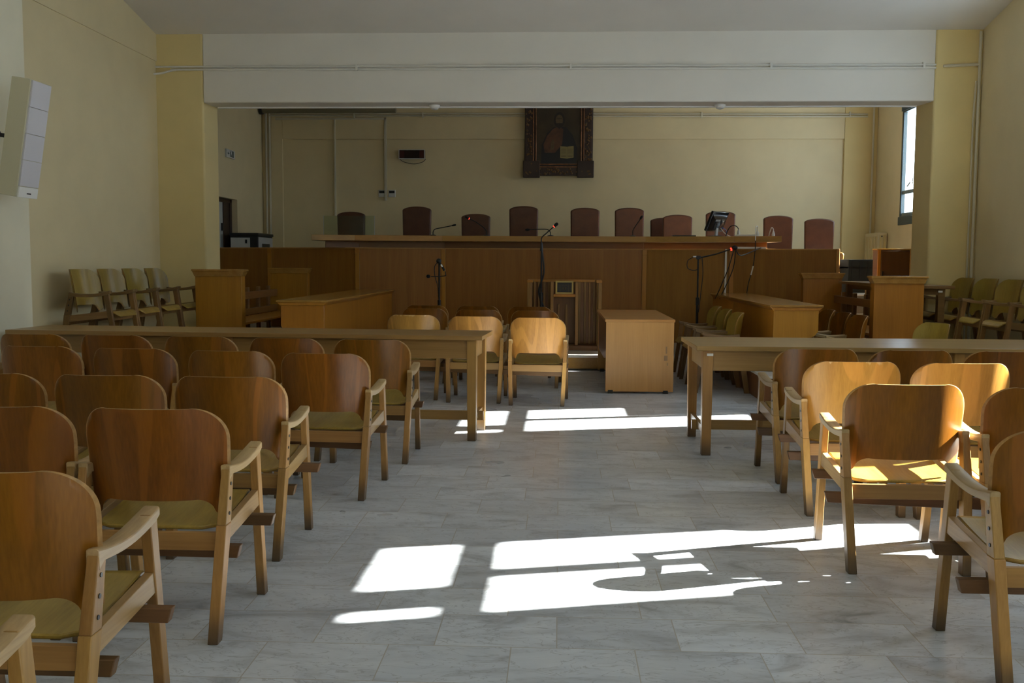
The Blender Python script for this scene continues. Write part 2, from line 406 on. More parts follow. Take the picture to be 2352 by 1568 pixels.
o = window(5, BXR, W5[0], W5[1], W5[2], W5[3], [(W5[0], W5[1], 2.40, 2.46), (W5[0], W5[1], 2.06, 2.11)], None, deep=.06)
MB().box(BXR-.02, BXR, 15.30-.06, 16.22, 1.92, 2.05).build('sill', 'frame', o, bevel=.004)
MB().box(BXR-.02, BXR+.06, 15.30-.06, 16.22, 3.70, 3.95).build('head', 'frame', o, bevel=.004)
h = MB().tube([(BXR-.005, 15.62, 2.56), (BXR-.05, 15.62, 2.56), (BXR-.05, 15.68, 2.53), (BXR-.05, 15.75, 2.50)], .011, 8)
h.box(BXR-.012, BXR+.004, 15.60, 15.64, 2.50, 2.62)
h.build('handle', 'chrome', o)
window(6, BXR+.062, *W6, [], None, deep=.06)
window(8, BXR+.062, *W8, [], None, deep=.06)
window(7, BXR+.062, *W7, [(W7[0], W7[1], 2.42, 2.50)], None, deep=.06)
# left wall of the raised end, with a doorway
D = (14.9, 16.05, 2.29)
mbw = MB().box(BXL-.3, BXL, YB+.3, D[0], 0, 4.5).box(BXL-.3, BXL, D[1], BY, 0, 4.5).box(BXL-.3, BXL, D[0], D[1], D[2], 4.5)
structure('wall_back_left', mbw, 'cream', smooth=False)
dr = MB(); dx = BXL-.14
dr.box(dx-.03, dx+.05, D[1]-.09, D[1], .88, D[2]).box(dx-.03, dx+.05, D[0], D[0]+.09, .88, D[2]).box(dx-.03, dx+.05, D[0], D[1], D[2]-.06, D[2])
dro = structure('door_1', dr, 'darkframe', bevel=.004)
MB().box(dx-.02, dx+.02, D[0]+.09, D[1]-.36, .88, D[2]-.06).build('glazed_leaf', 'dimglass', dro)
MB().box(dx-.02, dx+.035, D[1]-.36, D[1]-.09, .88, D[2]-.06).build('panel', 'darkframe', dro)
MB().box(dx-.02, dx+.05, D[0]+.70, D[0]+.74, 1.78, 1.9).build('handle', 'black', dro)
structure('wall_corridor', MB().box(BXL-.34, BXL-.3, D[0]-.1, D[1]+.1, 0, 2.6), 'cream')

# raised floors
structure('floor_dais', MB().box(BXL, 3.62, 14.8, BY, 0, .88).box(-2.9, 3.62, 14.3, 14.9, 0, .88).box(3.55, BXR, 13.55, BY, 0, .88), 'marbletrim', bevel=.005)
structure('floor_step', MB().box(-3.0, 1.3, 12.09, 14.3, 0, .185), 'marbletrim', smooth=False)
structure('trim_5', MB().box(-2.1, 1.3, 12.07, 12.092, 0, .155), 'docky')                     # wooden riser of the first step
structure('trim_6', MB().box(-2.1, 1.3, 12.055, 12.1, .155, .19), 'marbletrim', bevel=.004)    # its marble nosing
structure('floor_left_platform', MB().box(XL, -2.95, 8.5, 14.3, 0, .42), 'marbletrim', bevel=.004)
structure('floor_right_platform', MB().box(3.08, XR, 9.0, 13.7, 0, .36), 'marbletrim', bevel=.004)
structure('floor_back_step', MB().box(3.6, BXR, 13.15, 13.6, 0, .62), 'docky')
structure('trim_7', MB().box(3.6, BXR, 13.12, 13.3, .62, .655).box(3.6, BXR, 13.5, 13.7, .85, .886), 'marbletrim', bevel=.004)
structure('floor_right_plinth', MB().box(1.92, 2.44, 9.35, 13.5, 0, .235), 'cab', bevel=.004)
structure('trim_8', MB().box(1.90, 2.45, 9.33, 13.5, .235, .26), 'marbletrim', bevel=.005)
structure('floor_left_plinth', MB().box(-2.66, -2.14, 9.45, 13.6, 0, .26), 'cab', bevel=.004)
structure('trim_9', MB().box(-2.1, 1.3, 12.062, 12.07, 0, .02), 'blackm')

# ------------------------------------------------------------------ pipes and small fittings on the walls
def pipes(name, paths, r, m, label, cat, clips=None, n=8):
    mb = MB()
    for p in paths: mb.tube(p, r, n)
    o = mb.build(name, m); tag(o, label, cat)
    for c in clips or []: MB().box(*c).build('pipe_clip', m, o, bevel=.002)
    return o
yb = YB-.018
pipes('conduit_pipe', [smooth_path([(-4.6, yb, 3.49), (-4.0, yb, 3.49), (0, yb, 3.487), (4.08, yb, 3.478)], 4)], .011, 'pipew',
      'upper of two thin painted conduits running along the white beam', 'pipe',
      [(x-.012, x+.012, YB-.035, YB, 3.44, 3.505) for x in (-2.3, .1, 2.3, 3.95)])
pipes('conduit_pipe', [smooth_path([(-4.6, yb-.05, 3.40), (-4.5, yb-.02, 3.42), (-4.36, yb, 3.455), (-4.0, yb, 3.458), (0, yb, 3.452), (4.08, yb, 3.445)], 6)], .012, 'pipew',
      'lower painted conduit on the white beam, bent down beside the left pillar', 'pipe')
pipes('heating_pipe', [[(4.545, YB-.025, 0.33), (4.545, YB-.025, 3.83)], [(4.16, YB-.02, 3.462), (4.545, YB-.02, 3.48)]], .016, 'pipe',
      'painted vertical pipe in the corner of the right pillar with a short branch', 'pipe')
pipes('heating_pipe', [[(4.50, YB-.018, 0.33), (4.50, YB-.018, 2.9), (4.515, YB-.02, 3.3)]], .010, 'pipe',
      'thinner painted pipe running up beside the vertical pipe on the right pillar', 'pipe')
tag(MB().box(4.24, 4.50, YB-.004, YB+.01, 3.472, 3.482).box(4.30, 4.42, YB-.004, YB+.01, 3.466, 3.476).build('damp_stain', 'damp'),
    'dark crack stain above the pipe branch on the right pillar', 'stain')
yb = BY-.06
pipes('ceiling_pipe', [[(-5.1, yb, 3.875), (5.2, yb, 3.84)], [(-5.1, yb-.01, 3.835), (5.2, yb-.01, 3.80)]], .014, 'pipe',
      'pair of painted pipes running along the top of the far wall', 'pipe', [(x-.012, x+.012, BY-.09, BY-.03, 3.79, 3.88) for x in (-3.6, -2.4, 2.4, 4.9)])
pipes('corner_pipe', [[(-5.16, BY-.07, .88), (-5.16, BY-.07, 4.3)], [(-5.10, BY-.06, .88), (-5.10, BY-.06, 4.3)]], .018, 'pipe',
      'pair of vertical pipes in the far corner above the equipment rack', 'pipe')
pipes('corner_pipe', [[(5.30, BY-.08, 1.8), (5.30, BY-.08, 4.3)]], .017, 'pipe',
      'single vertical pipe in the far corner above the radiator', 'pipe')
rl = MB().tube([(-5.2, BY-.2, 3.93), (-2.85, BY-.2, 3.93)], .075, 16)
ro = rl.build('rolled_screen', 'roll'); tag(ro, 'dark rolled-up screen tube fixed high on the far wall', 'screen')
MB().tube([(-5.22, BY-.2, 3.93), (-5.17, BY-.2, 3.93)], .095, 16).build('end_cap', 'black', ro)
def trunk(label, *b):
    mb = MB()
    for x in b: mb.box(*x)
    tag(mb.build('cable_trunking', 'pipe', bevel=.003), label, 'cable trunking')
trunk('cable trunking dropping to behind the leftmost high-backed chair', (-3.965, -3.94, BY-.055, BY, 2.1, 3.80))
trunk('cable trunking dropping to the pair of wall thermostats', (-3.08, -3.04, BY-.055, BY, 2.37, 3.80))
trunk('upper level cable trunking joining the two drops on the far wall', (-5.0, -3.04, BY-.055, BY-.03, 3.765, 3.80))
for x0, lab in ((-3.19, 'white wall thermostat on the speaker side of the cable drop'), (-3.015, 'white wall thermostat on the painting side of the cable drop')):
    t = thing('wall_thermostat', lab, 'thermostat', (x0, BY, 2.43), 0, 'thermostats on the far wall')
    MB().box(0, .125, -.03, 0, 0, .125).build('housing', 'lgrey', t, bevel=.006)
    MB().box(.015, .11, -.034, -.029, .068, .112).build('screen', 'black', t, bevel=.001)
    MB().box(.02, .03, -.034, -.029, .02, .03).box(.095, .105, -.034, -.029, .02, .03).build('buttons', 'grey', t)
# court display
t = thing('court_display', 'long dark red display panel in a pale frame on far wall', 'display', (-2.817, BY, 3.09))
MB().box(0, .45, -.09, 0, 0, .15).build('housing', 'black', t, bevel=.004)
MB().box(.01, .44, -.094, -.089, .008, .142).build('screen', 'display', t)
MB().box(.012, .095, -.097, -.093, .012, .138).box(.36, .438, -.097, -.093, .012, .138).build('red_segments', 'displayred', t)
fr = MB().box(-.004, .008, -.10, -.07, -.004, .154).box(.442, .454, -.10, -.07, -.004, .154).box(-.004, .454, -.10, -.07, -.008, .004).box(-.004, .454, -.10, -.07, .146, .156)
fr.build('frame', 'lgrey', t)
MB().tube(smooth_path([(0, -.02, 0), (.08, -.03, -.05), (.25, -.03, -.085), (.4, -.03, -.055), (.46, -.02, .0)]), .005, 6).build('cable', 'cord', t)
# escape sign on the left wall
t = thing('exit_sign', 'small exit sign with running figure, above the side doorway', 'sign', (BXL, 15.49, 2.92))
MB().box(0, .03, 0, .40, 0, .13).build('box', 'lgrey', t, bevel=.004)
pm = MB().box(.029, .034, .17, .19, .055, .10).ball((.032, .205, .112), .011, .2, 1, 1)
pm.hexa([(.03, .165, .02), (.03, .185, .02), (.034, .185, .02), (.034, .165, .02), (.03, .185, .06), (.03, .205, .06), (.034, .205, .06), (.034, .185, .06)])
pm.hexa([(.03, .215, .02), (.03, .232, .02), (.034, .232, .02), (.034, .215, .02), (.03, .195, .06), (.03, .21, .06), (.034, .21, .06), (.034, .195, .06)])
pm.box(.03, .034, .26, .28, .015, .115).box(.03, .034, .30, .32, .015, .115).box(.03, .034, .26, .32, .107, .115)
pm.box(.03, .034, .06, .12, .06, .07).hexa([(.03, .045, .065), (.03, .07, .045), (.034, .07, .045), (.034, .045, .065), (.03, .045, .066), (.03, .07, .085), (.034, .07, .085), (.034, .045, .066)])
pm.build('pictogram', 'green', t, smooth=False)
# ceiling sensors under the beam
for x, lab in ((-1.45, 'white smoke detector under the beam, on the side of the doorway'), (1.79, 'white smoke detector under the beam, above the computer monitor')):
    t = thing('smoke_detector', lab, 'smoke detector', (x, 11.52, 3.09), 0, 'smoke detectors under the beam')
    MB().lathe((0, 0, 0), [(.062, 0), (.062, -.015), (.05, -.03)], 24).build('base', 'white', t)
    MB().lathe((0, 0, -.03), [(.045, 0), (.043, -.012), (.02, -.022)], 24).build('sensor', 'lgrey', t)
# cable strip along the beam soffit
tag(MB().box(-4.0, 4.0, 11.6, 11.64, 3.075, 3.092).build('soffit_strip', 'white', bevel=.003), 'thin white strip along the underside of the beam', 'trim strip')

t = thing('wall_lamp', 'grey tubular fitting high on the window wall at the ceiling corner', 'light fitting', (4.53, 10.1, 3.93))
MB().tube([(0, .06, -.01), (0, .03, 0), (-.01, -.9, .20)], [.03, .045, .045], 16).build('tube', 'grey', t)
MB().box(.0, .055, -.5, -.42, .05, .13).build('bracket', 'blackm', t)
# column loudspeaker on the pier
t = thing('column_loudspeaker', 'tall white column loudspeaker bracketed to the left pier', 'loudspeaker', (-4.085, 7.48, 2.225))
t.rotation_euler = (0, math.radians(9.5), 0)
MB().box(-.075, .075, -.13, .16, -.44, .44).build('cabinet', 'speaker_side', t, bevel=.006)
gr = MB()
for k in range(4): gr.box(.074, .088, -.12, .15, -.355+k*.198, -.355+(k+1)*.198-.003)
gr.build('grille', 'speaker_front', t, bevel=.002)
lp = MB().box(.074, .088, -.12, .15, -.44, -.36).build('bottom_plate', 'white', t, bevel=.003)
MB().box(.088, .0895, -.01, .05, -.412, -.402).build('badge', 'black', t)
br = MB().box(-.262, -.245, -.20, -.08, .0, .12).box(-.25, -.075, -.13, -.09, -.02, .01).box(-.14, -.12, -.12, -.1, -.05, .02)
br.build('wall_bracket', 'blackm', t)
tag(MB().tube(smooth_path([(-4.34, 5.2, 1.98), (-4.34, 6.6, 1.955), (-4.34, 7.2, 1.95), (-4.25, 7.36, 1.97)]), .009, 6).build('speaker_cable', 'white'),
    'white cable running along the pier to the loudspeaker', 'cable')

# ------------------------------------------------------------------ plywood armchair
def back_mesh(t=.013):
    nv = 14; F = []; B = []
    us = [k/12*.60 for k in range(12)] + [.60+.40*math.sin(k/18*PI/2) for k in range(19)]
    us = [-q for q in us[:0:-1]] + us; nu = len(us)-1
    for i in range(nu+1):
        u = us[i]; a = abs(u); x = u*.258
        ax = a*.258
        zt_ = .80+.004*(1-a*a) if ax < .150 else .692+.112*math.sqrt(max(0, 1-((ax-.150)/.108)**2))
        if ax < .165: zb_ = .476
        elif ax < .222:
            q = (ax-.165)/.057; zb_ = .418+.058*math.sqrt(max(0, 1-q*q))*.9+.058*.1*(1-q)
        else: zb_ = .418+.026*((ax-.222)/.036)**2
        for j in range(nv+1):
            z = zb_+(zt_-zb_)*j/nv
            tw = .955+.045*min(1, max(0, (z-.42)/.25)); xx = x*tw
            y = -.172-.060*(z-.42)/.38 + .092*(abs(xx)/.258)**2.3
            nx = -.092*2.3/.258*(abs(xx)/.258)**1.3*(1 if u > 0 else -1); ln = math.hypot(nx, 1)
            F.append((xx, y, z)); B.append((xx-nx/ln*-t*.0-(-nx/ln)*0, y, z)); B[-1] = (xx + (-nx/ln)*-t, y-t/ln, z)
    W = nv+1; n = len(F); fs = []
    for i in range(nu):
        for j in range(nv):
            a, b, c, d = i*W+j, (i+1)*W+j, (i+1)*W+j+1, i*W+j+1
            fs.append((a, d, c, b)); fs.append((n+a, n+b, n+c, n+d))
    for j in range(nv):
        fs.append((j, n+j, n+j+1, j+1)); k = nu*W+j; fs.append((k, k+1, n+k+1, n+k))
    for i in range(nu):
        a, b = i*W, (i+1)*W; fs.append((a, b, n+b, n+a)); a += nv; b += nv; fs.append((a, n+a, n+b, b))
    m = MB().add(F+B, fs); m.rim = len(fs)-2*nv-2*nu; return m

def seat_mesh(t=.014):
    nx, ny = 16, 16; F = []
    for i in range(nx+1):
        s = i/nx*2-1
        for j in range(ny+1):
            q = j/ny; y = -.165+.425*q
            w = .222
            if q > .86: w = .222-.05+.05*math.sqrt(max(0, 1-((q-.86)/.14)**2))
            if q < .16: w = .222-.06+.06*math.sqrt(max(0, 1-((.16-q)/.16)**2))
            x = s*w
            z = .384+.062*q-.014*math.sin(PI*q)*(1-s*s*.6)
            if q > .82: z -= .055*((q-.82)/.18)**2
            F.append((x, y, z))
    n = len(F); W = ny+1; B = [(x, y, z-t) for x, y, z in F]; fs = []
    for i in range(nx):
        for j in range(ny):
            a, b, c, d = i*W+j, (i+1)*W+j, (i+1)*W+j+1, i*W+j+1
            fs.append((a, b, c, d)); fs.append((n+a, n+d, n+c, n+b))
    for j in range(ny):
        fs.append((j, j+1, n+j+1, n+j)); k = nx*W+j; fs.append((k, n+k, n+k+1, k+1))
    for i in range(nx):
        a, b = i*W, (i+1)*W; fs.append((a, n+a, n+b, b)); a += ny; b += ny; fs.append((a, b, n+b, n+a))
    return MB().add(F+B, fs)

def arm_mesh(s):
    st = []
    for k in range(13):
        q = k/12; y = -.165+.375*q
        top = .602+.016*q**2 - .020*math.sin(PI*q)
        th = .034-.006*math.sin(PI*q)
        if k == 0: th = .055
        if k == 12: th = .026
        wi = .036+.022*math.sin(PI*min(1, q*.75))
        st.append((y, top, th, wi))
    vs = []; fs = []
    for y, top, th, wi in st:
        xi = s*(.270-wi*.93); xo = s*(.270)
        vs += [(xi, y, top-th), (xo, y, top-th), (xo, y, top-.004), (xo-s*.006, y, top), (xi+s*.006, y, top), (xi, y, top-.004)]
    for k in range(len(st)-1):
        for e in range(6): fs.append((k*6+e, k*6+(e+1) % 6, (k+1)*6+(e+1) % 6, (k+1)*6+e))
    fs += [tuple(range(6)), tuple(range((len(st)-1)*6, len(st)*6))]
    return MB().add(vs, fs)

def make_chair(label, group, backm='back', loc=(0, 0, 0), rz=0, seatm='seat', lm='leg', am='arm', rm='raily', xm='railx'):
    t = thing('plywood_armchair', label, 'chair', loc, rz, group)
    bk = back_mesh(); nr = len(bk.f)-bk.rim; o = bk.build('backrest', backm, t)
    o.data.materials.append(M['plyedge'])
    for p in list(o.data.polygons)[-nr:]: p.material_index = 1
    seat_mesh().build('seat', seatm, t, bevel=.004, seg=1)
    for s in (-1, 1):
        r = MB().bar((s*.236, -.252, 0), (s*.252, -.185, .40), .036, .050, .036, .058).build('leg', lm, t, bevel=.003)
        u = MB().bar((s*.252, -.185, .40), (s*.254, -.142, .588), .034, .056, .030, .045).build('arm_post', lm, t, bevel=.003)
        bo = MB()
        for z in (.435, .485, .535):
            y = -.185+(z-.40)*.215; bo.tube([(s*.262, y, z), (s*.2715, y, z)], .0065, 8)
        bo.build('bolts', 'blackm', u)
        MB().bar((s*.247, .262, 0), (s*.252, .172, .605), .034, .040, .030, .046).build('leg', lm, t, bevel=.003)
        arm_mesh(s).build('armrest', am, t, bevel=.002, seg=1)
        sr = MB().hexa([(s*.236, -.18, .335), (s*.262, -.18, .335), (s*.262, .20, .375), (s*.236, .20, .375),
                        (s*.236, -.18, .392), (s*.262, -.18, .392), (s*.262, .20, .438), (s*.236, .20, .438)])
        sr.build('side_rail', rm, t, bevel=.002)
    MB().box(-.234, .234, -.205, -.183, .308, .371).build('rear_rail', xm, t, bevel=.002)
    MB().box(-.240, .240, .175, .197, .345, .402).build('front_rail', xm, t, bevel=.002)
    return t

R_ = math.radians
GL = 'chair rows behind the untagged long table'; GR = 'chair rows behind the tagged long table'
GC = 'chairs in front of the bench'; GWL = 'chairs against the wall below the speaker'; GWR = 'chairs against the wall beyond the tagged table'
GD = 'chairs along the outer side of the window-side dock'; GI = 'chairs inside the window-side dock'
UT = 'the untagged long table'; TT = 'the tagged long table'
proto = make_chair('brown plywood armchair at the aisle end of the row nearest ' + UT, GL, loc=(-1.23, 6.60, 0))
protol = None
seat_word = ['aisle chair', 'second chair from the aisle', 'third chair from the aisle', 'fourth chair from the aisle', 'fifth chair from the aisle']
rowsL = [
  ('first row behind the untagged table', [(-1.81, 6.66, -2), (-2.41, 6.72, -2), (-3.02, 6.78, -2), (-3.61, 6.82, -2)], 1),
  ('second row behind the untagged table', [(-1.30, 5.61, -3), (-1.865, 5.71, -3), (-2.465, 5.80, -3), (-3.07, 5.89, -3)], 0),
  ('third row behind the untagged table', [(-1.465, 4.48, 0), (-2.02, 4.49, 0), (-2.58, 4.51, 0)], 0),
  ('fourth row behind the untagged table', [(-1.41, 3.53, 0), (-1.965, 3.54, 0)], 0),
  ('fifth row behind the untagged table', [(-1.395, 2.51, 0)], 0),
  ('row closest to the camera', [(-1.29, 1.645, 0)], 0)]
extra = {(2, 0): 'plywood armchair with corner worn pale, aisle chair of third row behind untagged table',
         (5, 0): 'plywood armchair showing only one armrest tip at the photo corner',
         (4, 0): 'large close brown plywood armchair, aisle chair of fifth row behind the untagged table'}
for ri, (rn, ps, off) in enumerate(rowsL):
    for i, (x, y, a) in enumerate(ps):
        lab = extra.get((ri, i), 'brown plywood armchair, %s in %s' % (seat_word[i+off], rn))
        dup(proto, (x, y, 0), R_(a), lab, GL)
rowsR = [
  ('first row behind the tagged table', [(1.545, 6.19, 2), (2.085, 6.15, 2), (2.63, 6.13, 2)]),
  ('second row behind the tagged table', [(1.54, 5.43, 1), (2.09, 5.40, 1)]),
  ('third row behind the tagged table', [(1.485, 4.46, 0), (2.04, 4.38, 0)]),
  ('fourth row behind the tagged table', [(1.62, 3.30, 0)])]
extra = {(1, 0): 'bright orange plywood armchair, aisle seat, second row behind tagged table',
         (2, 0): 'plywood armchair with sun patches on its seat, beyond the tagged table',
         (2, 1): 'plywood armchair beside the sun-patched chair, its backrest edge glowing orange',
         (3, 0): 'plywood armchair cut off by the photo edge, fourth row behind the tagged table'}
for ri, (rn, ps) in enumerate(rowsR):
    for i, (x, y, a) in enumerate(ps):
        lab = extra.get((ri, i), 'brown plywood armchair, %s in %s' % (seat_word[i], rn))
        if ri == 1 and protol is None: protol = make_chair(lab, GR, 'back_lit', (x, y, 0), R_(a))
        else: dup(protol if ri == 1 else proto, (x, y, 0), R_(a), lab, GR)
rowsC = [
  ('front row by the small desk', [(-.19, 9.28, -3), (-.78, 9.42, -3), (-1.39, 9.60, -3)]),
  ('middle row by the small desk', [(-.25, 10.58, -3), (-.86, 10.72, -3), (-1.46, 10.90, -3)]),
  ('far row by the step', [(-.335, 11.52, -2), (-.94, 11.60, -2), (-1.545, 11.68, -2)])]
rw = ['row with orange sunlit backs', 'middle row before the bench', 'last row before the bench step']
cw = ['chair nearest the small desk', 'middle chair', 'chair furthest from the small desk']
for ri, (rn, ps) in enumerate(rowsC):
    for i, (x, y, a) in enumerate(ps):
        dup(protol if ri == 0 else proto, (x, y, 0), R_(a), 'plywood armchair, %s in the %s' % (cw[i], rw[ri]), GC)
# battens that tie the rows together
def batten(rowname, x0, x1, y, ang, label):
    """a front and a rear batten under one row"""
    for dy, z0, z1, wh in ((.115, .318, .360, 'front'), (-.115, .262, .308, 'rear')):
        t = MB()
        L = (x1-x0) - (.055 if wh == 'rear' and x1 < .5 else 0)
        t.prism([(0, z0), (L, z0), (L+.012, z1), (-.012, z1)], 'y', -.016, .016)
        o = t.build('row_batten', 'batten', bevel=.003)
        o.location = (x0-dy*math.sin(ang)*0, y+dy, 0); o.rotation_euler = (0, 0, ang)
        tag(o, '%s batten under the %s' % ('dark front wooden' if wh == 'front' else 'dark rear wooden', rowname), 'batten', 'battens tying chair rows')
for (rn, ps, off), x1, x0 in zip(rowsL[:5], (-.93, -1.0, -1.13, -1.075, -1.065), (-3.92, -3.38, -2.89, -2.27, -1.70)):
    p0 = ps[0]; pl = ps[-1]
    an = math.atan2(p0[1]-pl[1], p0[0]-pl[0]) if len(ps) > 1 else 0
    an = max(-.17, min(.05, an))
    yy = p0[1]+math.tan(an)*(x0-p0[0])
    batten(rn, x0, x0+(x1-x0)/math.cos(an), yy, an, '')
for (rn, ps), x0, x1 in zip(rowsR, (1.225, 1.235, 1.185, 1.29), (2.94, 2.40, 2.35, 1.93)):
    p0 = ps[0]; pl = ps[-1]; an = math.atan2(pl[1]-p0[1], pl[0]-p0[0]) if len(ps) > 1 else 0
    batten(rn, x0, x1, p0[1]+math.tan(an)*(x0-p0[0]), an, '')
for (rn, ps), r in zip(rowsC, rw):
    p0, pl = ps[0], ps[-1]; an = math.atan2(p0[1]-pl[1], p0[0]-pl[0]); x0 = -1.75
    batten(r, x0, x0+(p0[0]+.33-x0), p0[1]+math.tan(an)*(x0-p0[0]), an, '')

# olive coloured chairs along the walls and beside the dock
def scaled(o, s): o.scale = (s, s, s); return o
olive = make_chair('olive plywood armchair against the speaker wall, first of four from the untagged table', GWL, 'olive', (-4.2, 8.93, .42), -PI/2, 'seat', 'dleg', 'draily', 'draily', 'dleg')
scaled(olive, 1.0)
for i, (y, w) in enumerate(((9.47, 'second'), (10.01, 'third'), (10.55, 'fourth'))):
    scaled(dup(olive, (-4.2, y, .42), -PI/2, 'olive plywood armchair against the speaker wall, %s of four from the untagged table' % w, GWL), 1.0)
for i, (y, w) in enumerate(((11.0, 'nearest the right pillar'), (10.41, 'second from the right pillar'), (9.86, 'third from the right pillar'), (9.31, 'fourth from the right pillar'))):
    scaled(dup(olive, (4.2, y, .36), PI/2, 'olive plywood armchair on the platform by the window wall, %s' % w, GWR), 1.0)
dup(olive, (3.05, 8.66, 0), R_(101), 'pale olive armchair alone on the floor behind the tagged table', GWR).scale = (1, 1, 1)
for i, (y, w) in enumerate(((10.31, 'first of three'), (11.02, 'second of three'), (11.73, 'last of three before the step'))):
    scaled(dup(olive, (1.64, y, 0), PI/2, 'olive plywood armchair backed against the window-side dock, %s' % w, GD), 1.0)
for i, (y, w) in enumerate(((9.90, 'nearest the camera'), (10.47, 'middle of three'), (11.06, 'furthest of three'))):
    dup(proto, (2.76, y, 0), PI/2, 'dark plywood armchair inside the window-side dock, %s' % w, GI)

# ------------------------------------------------------------------ long tables
def long_table(name, label, L, D_, H, loc, rz, topm, legm, apronm, tagside=None, mid=(), stretch=True, inset=.05, ap=.138):
    """origin at the near left corner of the top, x along the length, y away"""
    t = thing(name, label, 'table', loc, rz)
    MB().box(0, L, 0, D_, H-.032, H).build('tabletop', topm, t, bevel=.003)
    w = .062
    xs = [inset+w/2, L-inset-w/2] + list(mid)
    for x in xs:
        for y in (.03+w/2, D_-.03-w/2):
            MB().bar((x, y, 0), (x, y, H-.032), w, w, w*1.14, w*1.14).build('leg', legm, t, bevel=.003)
    a = MB().box(inset+w, L-inset-w, .045, .068, H-.032-ap, H-.032).build('apron', apronm, t, bevel=.002)
    MB().box(inset+w, L-inset-w, D_-.068, D_-.045, H-.032-ap, H-.032).build('apron', apronm, t, bevel=.002)
    for x in (inset+w/2, L-inset-w/2):
        MB().box(x-.012, x+.012, .03+w, D_-.03-w, H-.032-ap, H-.032).build('apron', apronm, t, bevel=.002)
    if stretch:
        for x in (inset+w/2, L-inset-w/2):
            MB().box(x-.014, x+.014, .03+w, D_-.03-w, .135, .185).build('stretcher', apronm, t, bevel=.002)
        MB().box(inset+w/2-.05, L-inset-w/2+.05, D_/2-.012, D_/2+.012, .115, .185).build('stretcher', apronm, t, bevel=.002)
    if tagside is not None:
        p = MB().box(tagside-.022, tagside+.02, .022, .0275, H-.068, H-.05).build('asset_tag', 'white', t)
        p['label'] = 'small white tag'
    return t
tl = long_table('long_table', 'long oak table without a tag, ending at the aisle before the rows under the speaker', 3.67, .60, .775, (-4.22, 7.377, 0), R_(-3.6), 'table', 'tleg', 'table', mid=(1.75,))
tr = long_table('long_table', 'long oak table with a small white tag on its front leg', 3.5, .86, .75, (.925, 6.735, 0), 0, 'table', 'tleg', 'table', tagside=.095, mid=(1.75,))
tp = long_table('work_table', 'dark wooden table with a white tag on the platform by the window wall', .48, 2.5, .73, (3.52, 10.3, .36), 0, 'dtable', 'dtable', 'dtable', tagside=.345, stretch=False, inset=.09, ap=.06)

# ------------------------------------------------------------------ small desk in the centre
t = thing('small_desk', 'small veneer desk with plain end panel standing before the bench', 'desk', (.46, 9.95, 0))
MB().box(-.005, .69, -.005, 2.05, .718, .745).build('desktop', 'desktop', t, bevel=.002)
MB().box(.005, .68, .0, .028, .02, .718).build('end_panel', 'desk', t, bevel=.002)
MB().box(.005, .68, 2.02, 2.045, .02, .718).build('end_panel', 'desk', t, bevel=.002)
MB().prism([(.028, .35), (.6, .30), (2.02, .28), (2.02, .718), (.028, .718)], 'x', .012, .032).build('side_panel', 'cab', t, bevel=.002)
MB().box(.655, .673, .028, 2.02, .25, .718).build('side_panel', 'cab', t, bevel=.002)
for x in (.03, .58):
    for y in (.004, 2.0): MB().box(x, x+.05, y-.008, y+.04, 0, .035).build('foot', 'black', t, bevel=.003)
sc = MB()
for (x, y, w, h_) in ((.585, .36, .035, .05), (.60, .44, .015, .07), (.615, .30, .01, .03)): sc.box(x, x+w, -.0015, .001, y-h_/2, y+h_/2)
sc.build('scuff_marks', 'scuff', t, smooth=False)

# ------------------------------------------------------------------ docks: desk with a knee hole on one side
def dock(label, loc, side, L):
    """side +1: knee side towards +x. origin on the near corner of the front face"""
    s = side
    t = thing('dock_desk', label, 'desk', loc)
    X = lambda a, b: (min(s*a, s*b), max(s*a, s*b))
    x0, x1 = X(0, .025); MB().box(x0, x1, .03, L-.03, 0, .60).build('front_panel', 'dock', t, bevel=.003)
    prof = [(s*.0, 0), (s*.34, 0), (s*.34, .30), (s*.365, .33), (s*.40, .355), (s*.43, .39), (s*.43, .60), (s*.0, .60)]
    if s < 0: prof = prof[::-1]
    for y in (0, L-.03): MB().prism(prof, 'y', y, y+.03).build('end_panel', 'dock', t, bevel=.003)
    x0, x1 = X(.02, .40); MB().box(x0, x1, .03, L-.03, .40, .42).build('shelf', 'dock', t, bevel=.002)
    # moulding below the top
    q = [(s*-.004, .595), (s*.436, .595), (s*.466, .628), (s*-.034, .628)]
    if s < 0: q = q[::-1]
    MB().prism(q, 'y', -.012, L).build('moulding', 'dock', t, bevel=.004)
    x0, x1 = X(-.04, .472); MB().box(x0, x1, -.02, L, .628, .648).build('top', 'docky', t, bevel=.004)
    return t
dock('long dock desk with glossy top, on the plinth near the window wall', (2.065, 9.72, .26), 1, 3.85)
dock('shaded long dock desk with glossy top, on the speaker wall side', (-2.32, 9.70, .275), -1, 4.0)

